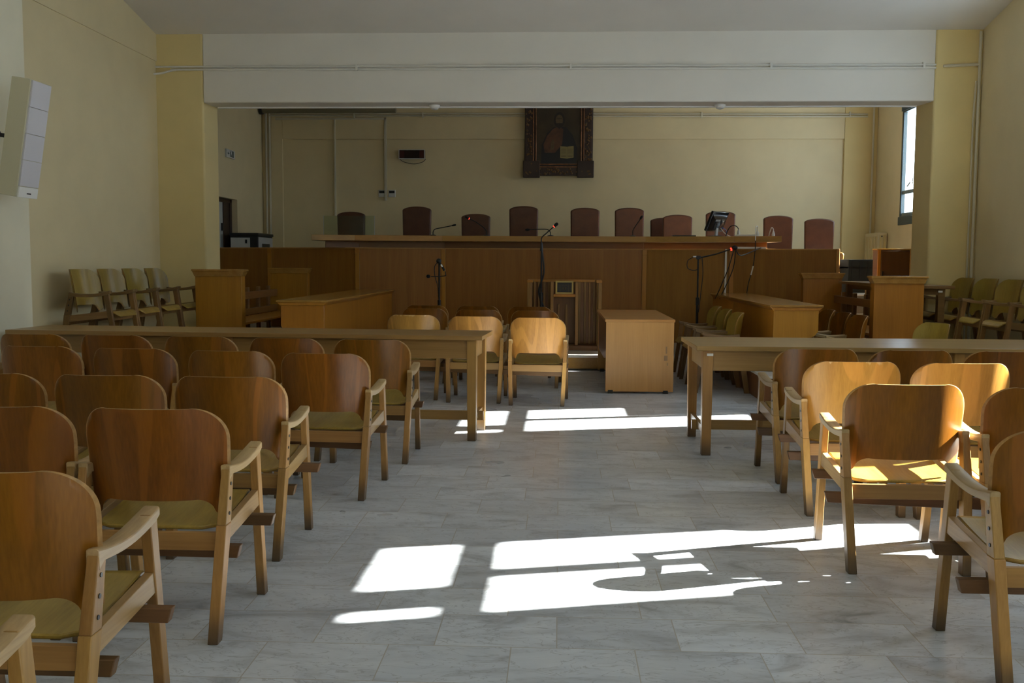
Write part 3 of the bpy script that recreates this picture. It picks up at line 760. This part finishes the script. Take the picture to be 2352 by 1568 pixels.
# ------------------------------------------------------------------ pews with tall end panels
def pew(label, x0, x1, y0, y1, zb, side, ztop):
    """side +1: sitters face +x (backrest at low x)"""
    t = thing('dock_pew', label, 'bench', ((x0+x1)/2, y0, zb))
    w = x1-x0; L = y1-y0; h = ztop-zb
    for y in (0, L-.12):
        e = MB().box(-w/2, w/2, y, y+.12, 0, h-.06).build('end_panel', 'dock', t, bevel=.003)
        mo = MB().prism([(-w/2-.003, h-.075), (w/2+.003, h-.075), (w/2+.028, h-.022), (-w/2-.028, h-.022)], 'y', y-.012, y+.132)
        mo.box(-w/2-.034, w/2+.034, y-.02, y+.14, h-.022, h)
        mo.build('cap', 'docky', e, bevel=.003)
    xb = -side*(w/2-.08)
    MB().box(xb-.014, xb+.014, .12, L-.12, h-.375, h-.285).build('back_rail', 'pew', t, bevel=.004)
    MB().box(xb-.014, xb+.014, .12, L-.12, h-.57, h-.49).build('back_rail', 'pew', t, bevel=.004)
    n = 6
    for k in range(n):
        y = .35+(L-.7)*k/(n-1)
        MB().box(xb-side*.045-.02, xb-side*.045+.02, y-.035, y+.035, 0, h-.235).build('post', 'pew', t, bevel=.004)
    a, b = sorted((xb+side*.02, side*(w/2)))
    MB().box(a, b, .12, L-.12, h-.60, h-.575).build('seat', 'dock', t, bevel=.004)
    return t
pew('shaded pew with tall end panels on the platform under the speaker wall', -3.90, -3.395, 10.5, 13.4, .42, 1, 1.215)
pew('pew with tall end panels on the platform beside the dark table', 3.10, 3.585, 10.0, 13.0, .36, -1, 1.19)

# ------------------------------------------------------------------ the bench of the court
front = [(-5.2, 14.75), (-4.24, 14.42), (-2.86, 14.0), (-1.66, 14.18), (1.19, 14.18), (2.36, 13.9), (3.69, 13.45)]
t = thing('court_bench', 'long angled wooden judges bench on the raised dais', 'bench', (0, 0, 0))
def seg_panel(a, b, z0, z1, th, name, m, back=0.0, par=None, bev=.003):
    a = Vector((*a, 0)); b = Vector((*b, 0)); d = (b-a).normalized(); n = Vector((-d.y, d.x, 0))
    a = a+n*back; b = b+n*back; c = b+n*th; e = a+n*th
    mb = MB().hexa([(p.x, p.y, z0) for p in (a, b, c, e)]+[(p.x, p.y, z1) for p in (a, b, c, e)])
    o = mb.build(name, m, par or t, bevel=bev); return o
for i, (a, b) in enumerate(zip(front, front[1:])):
    seg_panel(a, b, .185, 1.49, .04, 'front_panel', 'panel')
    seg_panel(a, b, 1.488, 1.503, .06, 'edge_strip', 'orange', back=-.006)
for (x, y) in front[1:-1]:
    o = MB().box(x-.03, x+.03, y-.018, y+.03, .185, 1.42).build('pilaster', 'dock', t, bevel=.003)
    MB().box(x-.034, x+.034, y-.024, y+.02, 1.42, 1.487).build('capital', 'dock', o, bevel=.003)
(px, py) = front[-1]
MB().box(px-.03, px+.012, py-.015, py+.6, .33, 1.503).build('end_post', 'orange', t, bevel=.004)
bp = [(-3.30, 13.95), (-2.86, 14.12), (-1.66, 14.32), (1.19, 14.32), (2.36, 14.02), (2.83, 13.87)]
for a, b in zip(bp, bp[1:]): seg_panel(a, b, 1.50, 1.595, .05, 'recessed_band', 'band')
tpf = [(-3.42, 13.62), (-2.86, 13.83), (-1.66, 14.02), (1.19, 14.02), (2.36, 13.72), (2.95, 13.50)]
for a, b in zip(tpf, tpf[1:]):
    mb = MB(); A = Vector((*a, 0)); B_ = Vector((*b, 0)); up = Vector((0, .78, 0))
    mb.hexa([(p.x, p.y, 1.594) for p in (A, B_, B_+up, A+up)]+[(p.x, p.y, 1.672) for p in (A, B_, B_+up, A+up)])
    mb.build('bench_top', 'panelx', t, bevel=.004)
ZT = 1.672
# cable trunking on the ledge below the top and down the panel
tag(MB().box(2.36, 2.80, 13.755, 13.80, 1.503, 1.53).build('cable_trunking', 'trunk', bevel=.003),
    'white cable trunking lying on the bench ledge under the monitor end', 'cable trunking')
tag(MB().box(2.27, 2.295, 13.885, 13.915, .6, 1.50).build('cable_trunking', 'trunk', bevel=.003), 'white vertical cable trunking down the bench front by the boom stand', 'cable trunking')

# ------------------------------------------------------------------ judges' chairs
def judge_chair(label, loc, group, m='leather'):
    t = thing('high_backed_chair', label, 'chair', loc, 0, group)
    # faces -y. padded back with arched top
    nu = 16; prof = []
    zt_ = 1.30; zs = 1.235; w = .232
    pts = [(-w+.012, .50), (w-.012, .50)] + [(w, zs)] + [(w*math.cos(a), zs+(zt_-zs)*math.sin(a)) for a in [PI*k/nu*1.0 for k in range(1, nu)]] + [(-w, zs)]
    MB().prism([(x, z) for x, z in pts], 'y', .17, .245).build('backrest', m, t, bevel=.022, seg=3)
    MB().box(-.245, .245, -.26, .19, .40, .485).build('seat', m, t, bevel=.025, seg=3)
    MB().box(-.24, .24, -.25, .22, .34, .40).build('seat_frame', 'jleg', t, bevel=.004)
    for x in (-.215, .215):
        MB().bar((x, -.225, 0), (x, -.225, .66), .042, .042).build('leg', 'jleg', t, bevel=.004)
        MB().bar((x, .235, 0), (x, .20, .5), .042, .042).build('leg', 'jleg', t, bevel=.004)
        ar = MB()
        path = [(x*1.06, .19, .655), (x*1.1, .05, .665), (x*1.12, -.12, .67), (x*1.12, -.24, .66), (x*1.1, -.262, .62), (x*1.05, -.25, .52)]
        ar.tube(smooth_path(path, 6), .021, 10); ar.build('armrest', 'jleg', t)
    return t
jl = [(-3.366, 2.101, 'first', 'shiny tapered dark brown leather chair at the speaker end of the bench'),
      (-2.30, 2.187, '', 'tall dark brown leather chair below the red display'),
      (-1.355, 2.072, '', 'low brown leather chair between the display chair and the painting chair'),
      (-.59, 2.198, '', 'tallest brown leather chair just beside the painting'),
      (.39, 2.174, '', 'brown leather chair below the painting frame edge'),
      (1.09, 2.176, '', 'brown leather chair behind the upright gooseneck microphone'),
      (1.85, 2.068, '', 'low brown leather chair just before the computer monitor'),
      (2.53, 2.125, '', 'brown leather chair partly hidden by the computer monitor'),
      (3.44, 2.058, '', 'brown leather chair beyond the overhanging end of the bench top'),
      (4.08, 2.013, '', 'outermost brown leather chair with its wooden armrest in view')]
GJ = 'leather chairs behind the bench'
jc = judge_chair(jl[0][3], (jl[0][0], 15.8, .88), GJ, 'leather2')
jc.scale = (.97, 1, (jl[0][1]-.88)/1.30)
jd = judge_chair(jl[1][3], (jl[1][0], 15.8, .88), GJ, 'leather')
jd.scale = (1, 1, (jl[1][1]-.88)/1.30)
for x, z, _, lab in jl[2:]:
    o = dup(jd, (x, 15.8, .88), random.uniform(-.03, .03), lab, GJ); o.scale = (1, 1, (z-.88)/1.30)
o = dup(jd, (1.74, 16.5, .88), .1, 'brown leather chair standing behind another near the monitor, only an edge showing', GJ); o.scale = (1, 1, .90)

# a leather-brown chair already stands at the end; things on its seat
t = thing('cable_bag', 'pale bag with black cables lying on the outermost leather chair', 'bag', (4.12, 15.62, 1.30))
MB().ball((0, 0, .07), .1, 1.2, .8, .75).build('bag', 'lgrey', t)
MB().tube(smooth_path([(.02, -.05, .02), (.14, -.06, .10), (.10, -.05, .17), (-.05, -.04, .16), (-.1, -.05, .05)]), .012, 8).build('cable', 'cord', t)

# ------------------------------------------------------------------ equipment on the bench
def goose(label, base, pts, r_head=.017, led=False, group='gooseneck microphones on the bench'):
    t = thing('gooseneck_microphone', label, 'microphone', base, 0, group)
    MB().lathe((0, 0, 0), [(.045, 0), (.045, .012), (.02, .022)], 20).build('base', 'black', t)
    p = smooth_path([(0, 0, .015)] + pts, 6)
    MB().tube(p, .0065, 8).build('gooseneck', 'blackm', t)
    a, b = Vector(pts[-2]), Vector(pts[-1]); d = (b-a).normalized()
    MB().tube([b, b+d*.03, b+d*.05, b+d*.062], [r_head*.8, r_head*1.15, r_head, r_head*.4], 12).build('foam_head', 'cone', t)
    if led: MB().tube([b-d*.008, b+d*.001], r_head*.95, 12).build('led_ring', 'red', t)
    return t
goose('gooseneck microphone stretched sideways before the tall chair under the display', (-1.82, 14.28, ZT), [(0, 0, .06), (.03, 0, .10), (.15, 0, .125), (.27, 0, .15)], .012)
goose('gooseneck microphone with red ring reaching across the low leather chair', (-1.05, 14.25, ZT), [(0, 0, .06), (-.04, 0, .12), (-.15, -.02, .20), (-.25, -.03, .25)], .015, True)
goose('gooseneck microphone bent level before the tallest leather chair', (-.14, 14.3, ZT), [(0, 0, .05), (-.02, 0, .085), (-.08, 0, .105), (-.30, 0, .098)], .016)
goose('upright gooseneck microphone leaning before a leather chair', (1.03, 14.3, ZT), [(0, 0, .05), (.0, 0, .09), (.04, 0, .16), (.10, 0, .25)], .015)
# monitor
t = thing('computer_monitor', 'black computer monitor seen from behind on the bench top', 'monitor', (2.17, 14.08, ZT), R_(50))
b = MB().box(-.21, .21, -.018, .018, -.13, .16).build('screen_housing', 'gloss', t, bevel=.006)
b.location = (0, 0, .20); b.rotation_euler = (R_(24), 0, 0)
bb = MB().hexa([(-.15, -.045, -.10), (.15, -.045, -.10), (.19, -.018, -.12), (-.19, -.018, -.12), (-.15, -.045, .07), (.15, -.045, .07), (.19, -.018, .12), (-.19, -.018, .12)])
bb.build('rear_bulge', 'gloss', b, bevel=.005)
MB().box(-.11, .0, -.0475, -.044, .03, .055).build('rating_plate', 'grey', b)
MB().box(-.10, -.01, -.0485, -.047, .036, .04).box(-.10, -.03, -.0485, -.047, .046, .049).build('plate_print', 'black', b)
MB().bar((0, .0, .01), (0, -.01, .12), .05, .025).build('stand_neck', 'lgrey', t, bevel=.003)
MB().lathe((0, 0, 0), [(.11, 0), (.11, .010), (.03, .018)], 24).build('stand_foot', 'black', t)
MB().tube(smooth_path([(.02, -.06, .12), (.08, -.09, .05), (.2, -.11, .008), (.3, -.12, .006)]), .006, 8).build('cable', 'lgrey', t)
MB().tube(smooth_path([(.07, -.05, .13), (.13, -.08, .09), (.24, -.02, .01)]), .005, 8).build('cable', 'blue', t)
tag(MB().box(-.16, .16, -.07, .07, 0, .018).build('keyboard', 'black', bevel=.004), 'thin black keyboard lying on the bench beside the monitor', 'keyboard').location = (1.72, 14.05, ZT)
# power strip with plugs
t = thing('power_strip', 'white power strip with plugs near the end of the bench top', 'power strip', (2.42, 13.98, ZT), R_(-14))
MB().box(0, .30, -.028, .028, 0, .030).build('strip', 'white', t, bevel=.004)
for k in range(4): MB().lathe((.04+k*.07, 0, .030), [(.02, 0), (.02, .002), (.014, .001)], 16).build('socket', 'lgrey', t)
def plug(label, loc, path, m):
    t = thing('plug', label, 'plug', loc)
    MB().lathe((0, 0, 0), [(.021, 0), (.021, .028), (.014, .055), (.008, .072)], 16).build('body', 'white' if m != 'cord' else 'lgrey', t)
    MB().tube(smooth_path(path, 8), .0065, 8).build('cable', m, t)
plug('grey plug with black cable looping up behind the monitor', (2.46, 13.97, ZT+.03), [(0, 0, .07), (-.02, 0, .105), (-.07, 0, .125), (-.13, .0, .09), (-.17, .02, -.02)], 'cord')
plug('white plug whose white cable loops over the bench edge', (2.67, 13.72, ZT), [(0, 0, .07), (-.005, -.01, .125), (-.03, -.05, .13), (-.05, -.13, .05), (-.052, -.152, -.03), (-.053, -.155, -.06)], 'white')
plug('white plug standing alone near the end corner of the bench top', (2.87, 13.66, ZT), [(0, 0, .07), (-.004, .0, .10), (-.02, .02, .115), (-.03, .08, .06), (-.035, .12, .008)], 'white')
tag(MB().tube(smooth_path([(2.617, 13.565, ZT-.065), (2.612, 13.56, 1.45), (2.60, 13.62, 1.25), (2.565, 13.70, 1.05), (2.55, 13.74, .9), (2.53, 13.76, .7)]), .006, 8).build('hanging_cable', 'cord'),
    'black cable hanging from the bench edge down the front panel', 'cable')
tag(MB().tube([(2.603, 13.61, 1.27), (2.585, 13.655, 1.15)], .009, 8).build('cable_switch', 'white'), 'white inline switch on the hanging black cable', 'switch')
# clear screen behind the first chair
t = thing('protective_screen', 'clear plastic protective screen standing before the speaker end leather chair', 'screen', (-3.0, 14.35, ZT))
MB().box(-.42, .32, -.003, .003, 0, .29).build('sheet', 'plexi', t)
MB().box(-.424, -.418, -.005, .005, 0, .292).box(.318, .324, -.005, .005, 0, .292).build('edge', 'grey', t)
MB().box(-.40, -.36, -.06, .06, 0, .012).box(.26, .30, -.06, .06, 0, .012).build('foot', 'grey', t)

# ------------------------------------------------------------------ microphone stands
def mic_stand(label, loc, h, boom=None):
    t = thing('microphone_stand', label, 'microphone stand', loc, 0, 'microphone stands before the bench')
    MB().lathe((0, 0, 0), [(.125, 0), (.125, .012), (.03, .03), (.016, .05)], 28).build('base', 'blackm', t)
    MB().tube([(0, 0, .03), (0, 0, h*.55)], .016, 12).build('lower_tube', 'blackm', t)
    MB().tube([(0, 0, h*.5), (0, 0, h*.58)], [.02, .022], 12).build('clutch', 'black', t)
    MB().tube([(0, 0, h*.55), (0, 0, h)], .011, 12).build('upper_tube', 'blackm', t)
    return t
s1 = mic_stand('microphone stand nearest the doorway side with two crossing microphones', (-1.53, 12.6, .185), 1.10)
MB().ball((-.005, 0, 1.13), .034).build('clip', 'black', s1)
q = MB().tube([(-.01, -.02, 1.13), (.04, -.03, 1.07), (.07, -.03, 1.01)], [.011, .013, .017], 10).build('microphone', 'black', s1)
MB().tube([(.026, -.033, 1.085), (.042, -.036, 1.055)], .014, 10).build('silver_ring', 'chrome', q)
MB().tube(smooth_path([(.08, -.03, 1.0), (.085, -.03, .965), (.08, -.03, .945), (-.03, -.03, .935), (-.10, -.03, .935)], 5), .006, 8).build('gooseneck', 'blackm', s1)
MB().ball((-.135, -.03, .937), .022, 1.2).build('foam_head', 'cone', s1)
MB().tube(smooth_path([(-.01, .02, 1.12), (-.06, .02, 1.06), (-.055, .02, .93), (-.02, .02, .8), (.0, .02, .5)]), .005, 6).build('cable', 'cord', s1)
s2 = mic_stand('tall microphone stand in front of the slatted witness stand, tip glowing red', (-.23, 12.35, .185), 1.29)
MB().tube([(0, 0, 1.26), (0, 0, 1.36)], [.02, .014], 10).build('clip', 'black', s2)
MB().tube(smooth_path([(0, 0, 1.34), (.0, 0, 1.42), (.06, 0, 1.48), (.15, 0, 1.56)]), .007, 8).build('gooseneck', 'blackm', s2)
MB().tube([(.153, 0, 1.562), (.175, 0, 1.583), (.19, 0, 1.597), (.198, 0, 1.605)], [.014, .021, .019, .008], 12).build('foam_head', 'cone', s2)
MB().tube([(.147, 0, 1.557), (.154, 0, 1.563)], .015, 12).build('led_ring', 'red', s2)
MB().tube(smooth_path([(.0, .02, 1.3), (.03, .03, 1.0), (-.03, .03, .75), (.045, .02, .5), (.0, .03, .25)]), .012, 6).build('cable', 'cord', s2)
s3 = mic_stand('boom microphone stand by the white trunking, its arm reaching sideways', (1.74, 12.7, .185), 1.185)
MB().box(-.025, .03, -.02, .02, 1.17, 1.215).build('clamp', 'black', s3, bevel=.004)
MB().tube([(-.07, 0, 1.195), (.05, 0, 1.195), (.22, 0, 1.235), (.41, -.01, 1.30)], [.009, .010, .009, .008], 10).build('boom_arm', 'blackm', s3)
MB().tube([(-.065, 0, 1.198), (.0, 0, 1.20)], .013, 10).build('counterweight', 'chrome', s3)
MB().tube([(.40, -.01, 1.295), (.415, -.01, 1.30)], .020, 12).build('led_ring', 'red', s3)
MB().ball((.45, -.01, 1.315), .032, 1.2).build('foam_head', 'cone', s3)
MB().tube(smooth_path([(-.06, 0, 1.195), (-.13, .0, 1.15), (-.13, 0, 1.06), (-.06, 0, 1.03), (-.01, 0, 1.04)]), .005, 6).build('cable', 'cord', s3)
MB().tube(smooth_path([(.05, .01, 1.19), (.065, .02, 1.0), (.05, .02, .8), (.02, .02, .5)]), .005, 6).build('cable', 'cord', s3)
tag(MB().tube(smooth_path([(2.20, 12.69, 1.49), (2.30, 12.95, 1.41), (2.45, 13.3, 1.43), (2.66, 13.62, 1.50), (2.72, 13.72, 1.515)]), .008, 8).build('sagging_cable', 'cord'),
    'black cable sagging from the boom microphone to the bench ledge', 'cable')
for dx, lab in ((0, 'inner'), (.06, 'outer')):
    tag(MB().tube(smooth_path([(2.18+dx*.4, 12.69, 1.47), (2.13+dx, 12.75, 1.25), (2.05+dx, 12.85, 1.0), (2.00+dx, 12.95, .85)]), .006, 6).build('drop_cable', 'cord'),
        '%s of two black cables dropping from the boom microphone head behind the dock' % lab, 'cable')

# ------------------------------------------------------------------ witness stand
t = thing('witness_stand', 'slatted wooden witness stand with open back before the bench', 'lectern', (.06, 12.85, .185))
for x in (-.45, .45):
    MB().box(x-.022, x+.022, -.20, -.155, 0, .875).build('post', 'slat', t, bevel=.003)
rl = MB().box(-.47, .47, .16, .21, .865, .90).box(-.475, -.40, -.21, .21, .865, .90).box(.40, .475, -.21, .21, .865, .90)
rl.build('top_rail', 'dock', t, bevel=.005)
MB().box(-.45, .45, .185, .20, .06, .87).build('front_board', 'cab', t)
MB().box(-.455, -.44, -.16, .19, .06, .87).build('side_board', 'cab', t); MB().box(.44, .455, -.16, .19, .06, .87).build('side_board', 'cab', t)
for x in (-.39, -.33, -.26, -.20, .20, .27, .33, .39):
    MB().box(x-.014, x+.014, .155, .186, .06, .87).build('slat', 'slat', t, bevel=.003)
for y in (-.08, .02, .11):
    MB().box(-.44, -.415, y-.014, y+.014, .06, .87).build('slat', 'slat', t, bevel=.003)
    MB().box(.415, .44, y-.014, y+.014, .06, .87).build('slat', 'slat', t, bevel=.003)
for x in (-.16, .16): MB().box(x-.02, x+.02, -.02, .186, .06, .87).build('stile', 'slat', t, bevel=.003)
MB().box(-.14, .14, -.06, .18, .68, .715).build('shelf', 'dock', t, bevel=.004)
for x in (-.07, 0.03): MB().box(x-.014, x+.014, .13, .186, .06, .58).build('slat', 'slat', t, bevel=.003)
MB().box(-.45, .45, -.15, .20, 0, .06).build('base', 'cab', t, bevel=.003)
t = thing('small_framed_picture', 'small gold framed dark picture on the witness stand shelf', 'picture', (.06, 12.83, .90), 0)
t.rotation_euler = (R_(-6), 0, 0)
fr = MB().box(-.115, .115, -.012, .012, 0, .022).box(-.115, .115, -.012, .012, .148, .17).box(-.115, -.093, -.012, .012, .02, .15).box(.093, .115, -.012, .012, .02, .15)
M['goldf'] = plain('gold_frame', (.46, .33, .10), .4, .2)
fr.build('frame', 'goldf', t, bevel=.002)
MB().box(-.095, .095, -.002, .008, .02, .15).build('picture', 'robe2', t)
pc = MB().ball((-.02, -.003, .075), .02, .6, .1, 1).ball((.015, -.003, .075), .02, .6, .1, 1)
for x in (-.06, .05): pc.box(x, x+.008, -.004, -.001, .03, .12)
pc.box(-.04, .035, -.004, -.001, .11, .116)
pc.build('figures', 'ink', t)

# ------------------------------------------------------------------ painting on the far wall
t = thing('framed_painting', 'large dark painting of a robed figure with an open book, in carved frame', 'painting', (-.043, BY-.06, 2.80))
t.rotation_euler = (R_(2.0), 0, 0)
W, Hh, fw = 1.16, 1.42, .17
fr = MB()
def bead(x0, x1, z0, z1):
    fr.box(x0, x1, -.07, .0, z0, z1)
bead(-W/2, W/2, 0, fw); bead(-W/2, W/2, Hh-fw, Hh); bead(-W/2, -W/2+fw, fw, Hh-fw); bead(W/2-fw, W/2, fw, Hh-fw)
for x in (-W/2-.03, W/2-.26):
    for z in (-.035, Hh-.26): fr.box(x, x+.29, -.085, -.005, z, z+.29)
f = fr.build('frame', 'darkframe', t, bevel=.01)
cv = MB()
rnd = random.Random(3)
for k in range(230):
    s_ = rnd.random()
    if s_ < .5: x = rnd.choice((-1, 1))*(W/2-fw*rnd.uniform(.12, .72)); z = rnd.uniform(0, Hh)
    else: x = rnd.uniform(-W/2, W/2); z = rnd.choice((fw*rnd.uniform(.1, .7), Hh-fw*rnd.uniform(.1, .7)))
    cv.ball((x, -.075, z), rnd.uniform(.010, .022), 1, .7, 1, 7, 4)
cv.build('carving', 'gold', t)
gi = MB()
for i_, (a, w_) in enumerate(((fw-.03, .018), (fw+.012, .02))):
    gi.box(-W/2+a, W/2-a, -.08, -.05, a, a+w_).box(-W/2+a, W/2-a, -.08, -.05, Hh-a-w_, Hh-a)
    gi.box(-W/2+a, -W/2+a+w_, -.08, -.05, a, Hh-a).box(W/2-a-w_, W/2-a, -.08, -.05, a, Hh-a)
M['gilt'] = plain('old_gilt', (.20, .09, .04), .35, .5, var=.5, scale=14)
gi.build('gilt_moulding', 'gilt', t, bevel=.004)
MB().box(-W/2+fw-.02, W/2-fw+.02, -.045, -.02, fw-.02, Hh-fw+.02).build('canvas', 'canvas', t)
def disc(name, m, pts, y):
    MB().prism(pts, 'y', y-.003, y).build(name, m, t, smooth=False)
el = lambda cx, cz, rx, rz, n=20: [(cx+rx*math.cos(2*PI*k/n), cz+rz*math.sin(2*PI*k/n)) for k in range(n)]
zb = fw
disc('robe', 'robe2', [(-.30, zb), (.30, zb), (.32, zb+.30), (.24, zb+.52), (.12, zb+.66), (-.08, zb+.66), (-.20, zb+.55), (-.29, zb+.35)], -.045)
disc('tunic', 'robe1', [(-.24, zb+.22), (-.06, zb+.22), (.06, zb+.36), (.08, zb+.62), (-.02, zb+.66), (-.10, zb+.62), (-.20, zb+.50), (-.26, zb+.36)], -.048)
disc('hair', 'hair', el(.01, zb+.77, .098, .135), -.048)
disc('face', 'skin', el(.01, zb+.77, .062, .092), -.051)
disc('beard', 'hair', [(-.05, zb+.72), (.07, zb+.72), (.05, zb+.65), (.01, zb+.62), (-.03, zb+.65)], -.053)
disc('brow', 'hair', [(-.035, zb+.79), (.055, zb+.79), (.055, zb+.797), (-.035, zb+.797)], -.053)
disc('hand', 'skin', [(-.14, zb+.26), (-.08, zb+.28), (-.07, zb+.40), (-.10, zb+.46), (-.13, zb+.38)], -.051)
disc('book', 'page', [(.03, zb+.13), (.145, zb+.12), (.26, zb+.135), (.26, zb+.335), (.145, zb+.32), (.03, zb+.33)], -.052)
lk = MB()
for k in range(7):
    for x in (.045, .16): lk.box(x, x+.085, -.058, -.0545, zb+.15+k*.024, zb+.155+k*.024)
lk.box(.143, .147, -.058, -.0545, zb+.125, zb+.32)
lk.build('book_lines', 'ink', t, smooth=False)

# ------------------------------------------------------------------ furniture at the far end
t = thing('equipment_rack', 'black and light grey equipment rack by the side doorway', 'rack', (-5.0, 16.0, .88))
MB().box(-.22, .24, -.42, .42, .82, .865).build('top', 'black', t, bevel=.004)
MB().box(-.215, .225, -.40, .40, 0, .82).build('body', 'black', t, bevel=.004)
MB().box(-.205, .10, -.415, -.398, .04, .79).build('door', 'lgrey', t, bevel=.003)
MB().box(.228, .236, -.38, .38, .04, .80).build('side_panel', 'grey', t, bevel=.003)
MB().box(.235, .242, -.20, .20, .45, .70).build('vent', 'black', t)
MB().box(.03, .06, -.425, -.414, .70, .76).build('latch', 'black', t)
t = thing('radiator', 'cream panel radiator on the far side wall below the window', 'radiator', (5.30, 17.1, .88))
MB().box(-.08, .07, -.36, .33, .10, .94).build('panel', 'cream', t, bevel=.01)
fi = MB()
for k in range(8): fi.box(-.09, -.075, -.33+k*.08, -.30+k*.08, .16, .88)
fi.box(-.05, -.02, -.368, -.358, .2, .9).box(.01, .04, -.368, -.358, .2, .9)
fi.build('ribs', 'cream2', t, bevel=.004)
MB().tube([(-.02, -.365, .88), (-.02, -.38, .88)], .012, 10).build('valve', 'black', t)
MB().box(-.06, .05, -.3, -.25, 0, .1).build('foot', 'cream2', t); MB().box(-.06, .05, .2, .25, 0, .1).build('foot', 'cream2', t)
t = thing('road_case', 'black equipment case standing on the dais behind the wooden cabinet', 'case', (4.56, 15.25, .88))
MB().box(-.29, .29, -.22, .22, 0, .49).build('body', 'case', t, bevel=.01)
rb = MB()
for k in range(5): rb.box(-.24+k*.115, -.225+k*.115, -.225, -.218, .03, .46)
rb.build('ribs', 'black', t)
MB().box(-.29, .29, -.224, .224, .36, .38).build('lid_seam', 'blackm', t)
t = thing('side_cabinet', 'dark red-brown wooden cabinet standing by the right pillar', 'cabinet', (4.57, 13.92, .88))
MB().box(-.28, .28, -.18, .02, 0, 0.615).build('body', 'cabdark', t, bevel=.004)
MB().box(-.29, .29, -.19, .03, 0.615, 0.633).build('top', 'docky', t, bevel=.003)
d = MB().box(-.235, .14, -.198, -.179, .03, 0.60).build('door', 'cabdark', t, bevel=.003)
MB().box(-.225, -.205, -.212, -.197, .25, .33).build('handle', 'black', d, bevel=.003)
MB().box(-.28, -.24, -.194, -.179, .0, 0.615).build('stile', 'dock', t, bevel=.002)
MB().box(.145, .158, -.20, -.179, .0, 0.615).build('edge_strip', 'orange', t, bevel=.002)

# ------------------------------------------------------------------ camera
cam = bpy.data.cameras.new('camera'); cam.sensor_width = 36; cam.lens = 2287/2352*36; cam.clip_end = 200
co = bpy.data.objects.new('camera', cam); COL.objects.link(co)
YAW, PT, RL = math.radians(2.73), math.radians(4.57), math.radians(.29)
sy, cy, sp, cp_ = math.sin(YAW), math.cos(YAW), math.sin(PT), math.cos(PT)
fwd = Vector((-sy*cp_, cy*cp_, -sp)); r0 = Vector((cy, sy, 0)); u0 = r0.cross(fwd)
rt = r0*math.cos(RL)+u0*math.sin(RL); up = u0*math.cos(RL)-r0*math.sin(RL)
mt = Matrix.Identity(4)
for i in range(3): mt[i][0] = rt[i]; mt[i][1] = up[i]; mt[i][2] = -fwd[i]; mt[i][3] = (0, 0, 1.31)[i]
co.matrix_world = mt; SC.camera = co

# ------------------------------------------------------------------ daylight
SUN_E, SKY_E, EXPO = 22.0, 3.2, 1.78
sl = bpy.data.lights.new('sun', 'SUN'); sl.energy = SUN_E; sl.angle = math.radians(.5); sl.color = (1, .95, .86)
so = bpy.data.objects.new('sun', sl); COL.objects.link(so)
so.rotation_euler = Vector((1, SX, SZ)).to_track_quat('Z', 'Y').to_euler(); so.location = (12, 8, 9)
wd = bpy.data.worlds.new('sky'); SC.world = wd; wd.use_nodes = True
bg = wd.node_tree.nodes['Background']; bg.inputs[0].default_value = (.68, .83, 1.0, 1); bg.inputs[1].default_value = SKY_E
def portal(x, y0, y1, z0, z1):
    l = bpy.data.lights.new('daylight_portal', 'AREA'); l.shape = 'RECTANGLE'; l.size = y1-y0; l.size_y = z1-z0; l.energy = 1
    l.cycles.is_portal = True
    o = bpy.data.objects.new('daylight_portal', l); COL.objects.link(o)
    o.location = (x, (y0+y1)/2, (z0+z1)/2); o.rotation_euler = (R_(90), 0, R_(90))
for w in ((w1['y'][0], w1['y'][1], *w1['z']), (w2['y'][0], w2['y'][1], *w2['z']), W0, Wm): portal(XR+.12, *w)
portal(BXR+.07, *W5); portal(BXR+.13, *W6); portal(BXR+.13, *W7); portal(BXR+.13, *W8)

SC.view_settings.view_transform = 'Standard'; SC.view_settings.look = 'None'
SC.view_settings.exposure = EXPO; SC.view_settings.gamma = 1.0; SC.view_settings.use_curve_mapping = False
SC.cycles.use_denoising = True
SC.cycles.max_bounces = 10; SC.cycles.diffuse_bounces = 7; SC.cycles.glossy_bounces = 4; SC.cycles.transparent_max_bounces = 12
SC.cycles.sample_clamp_indirect = 8.0
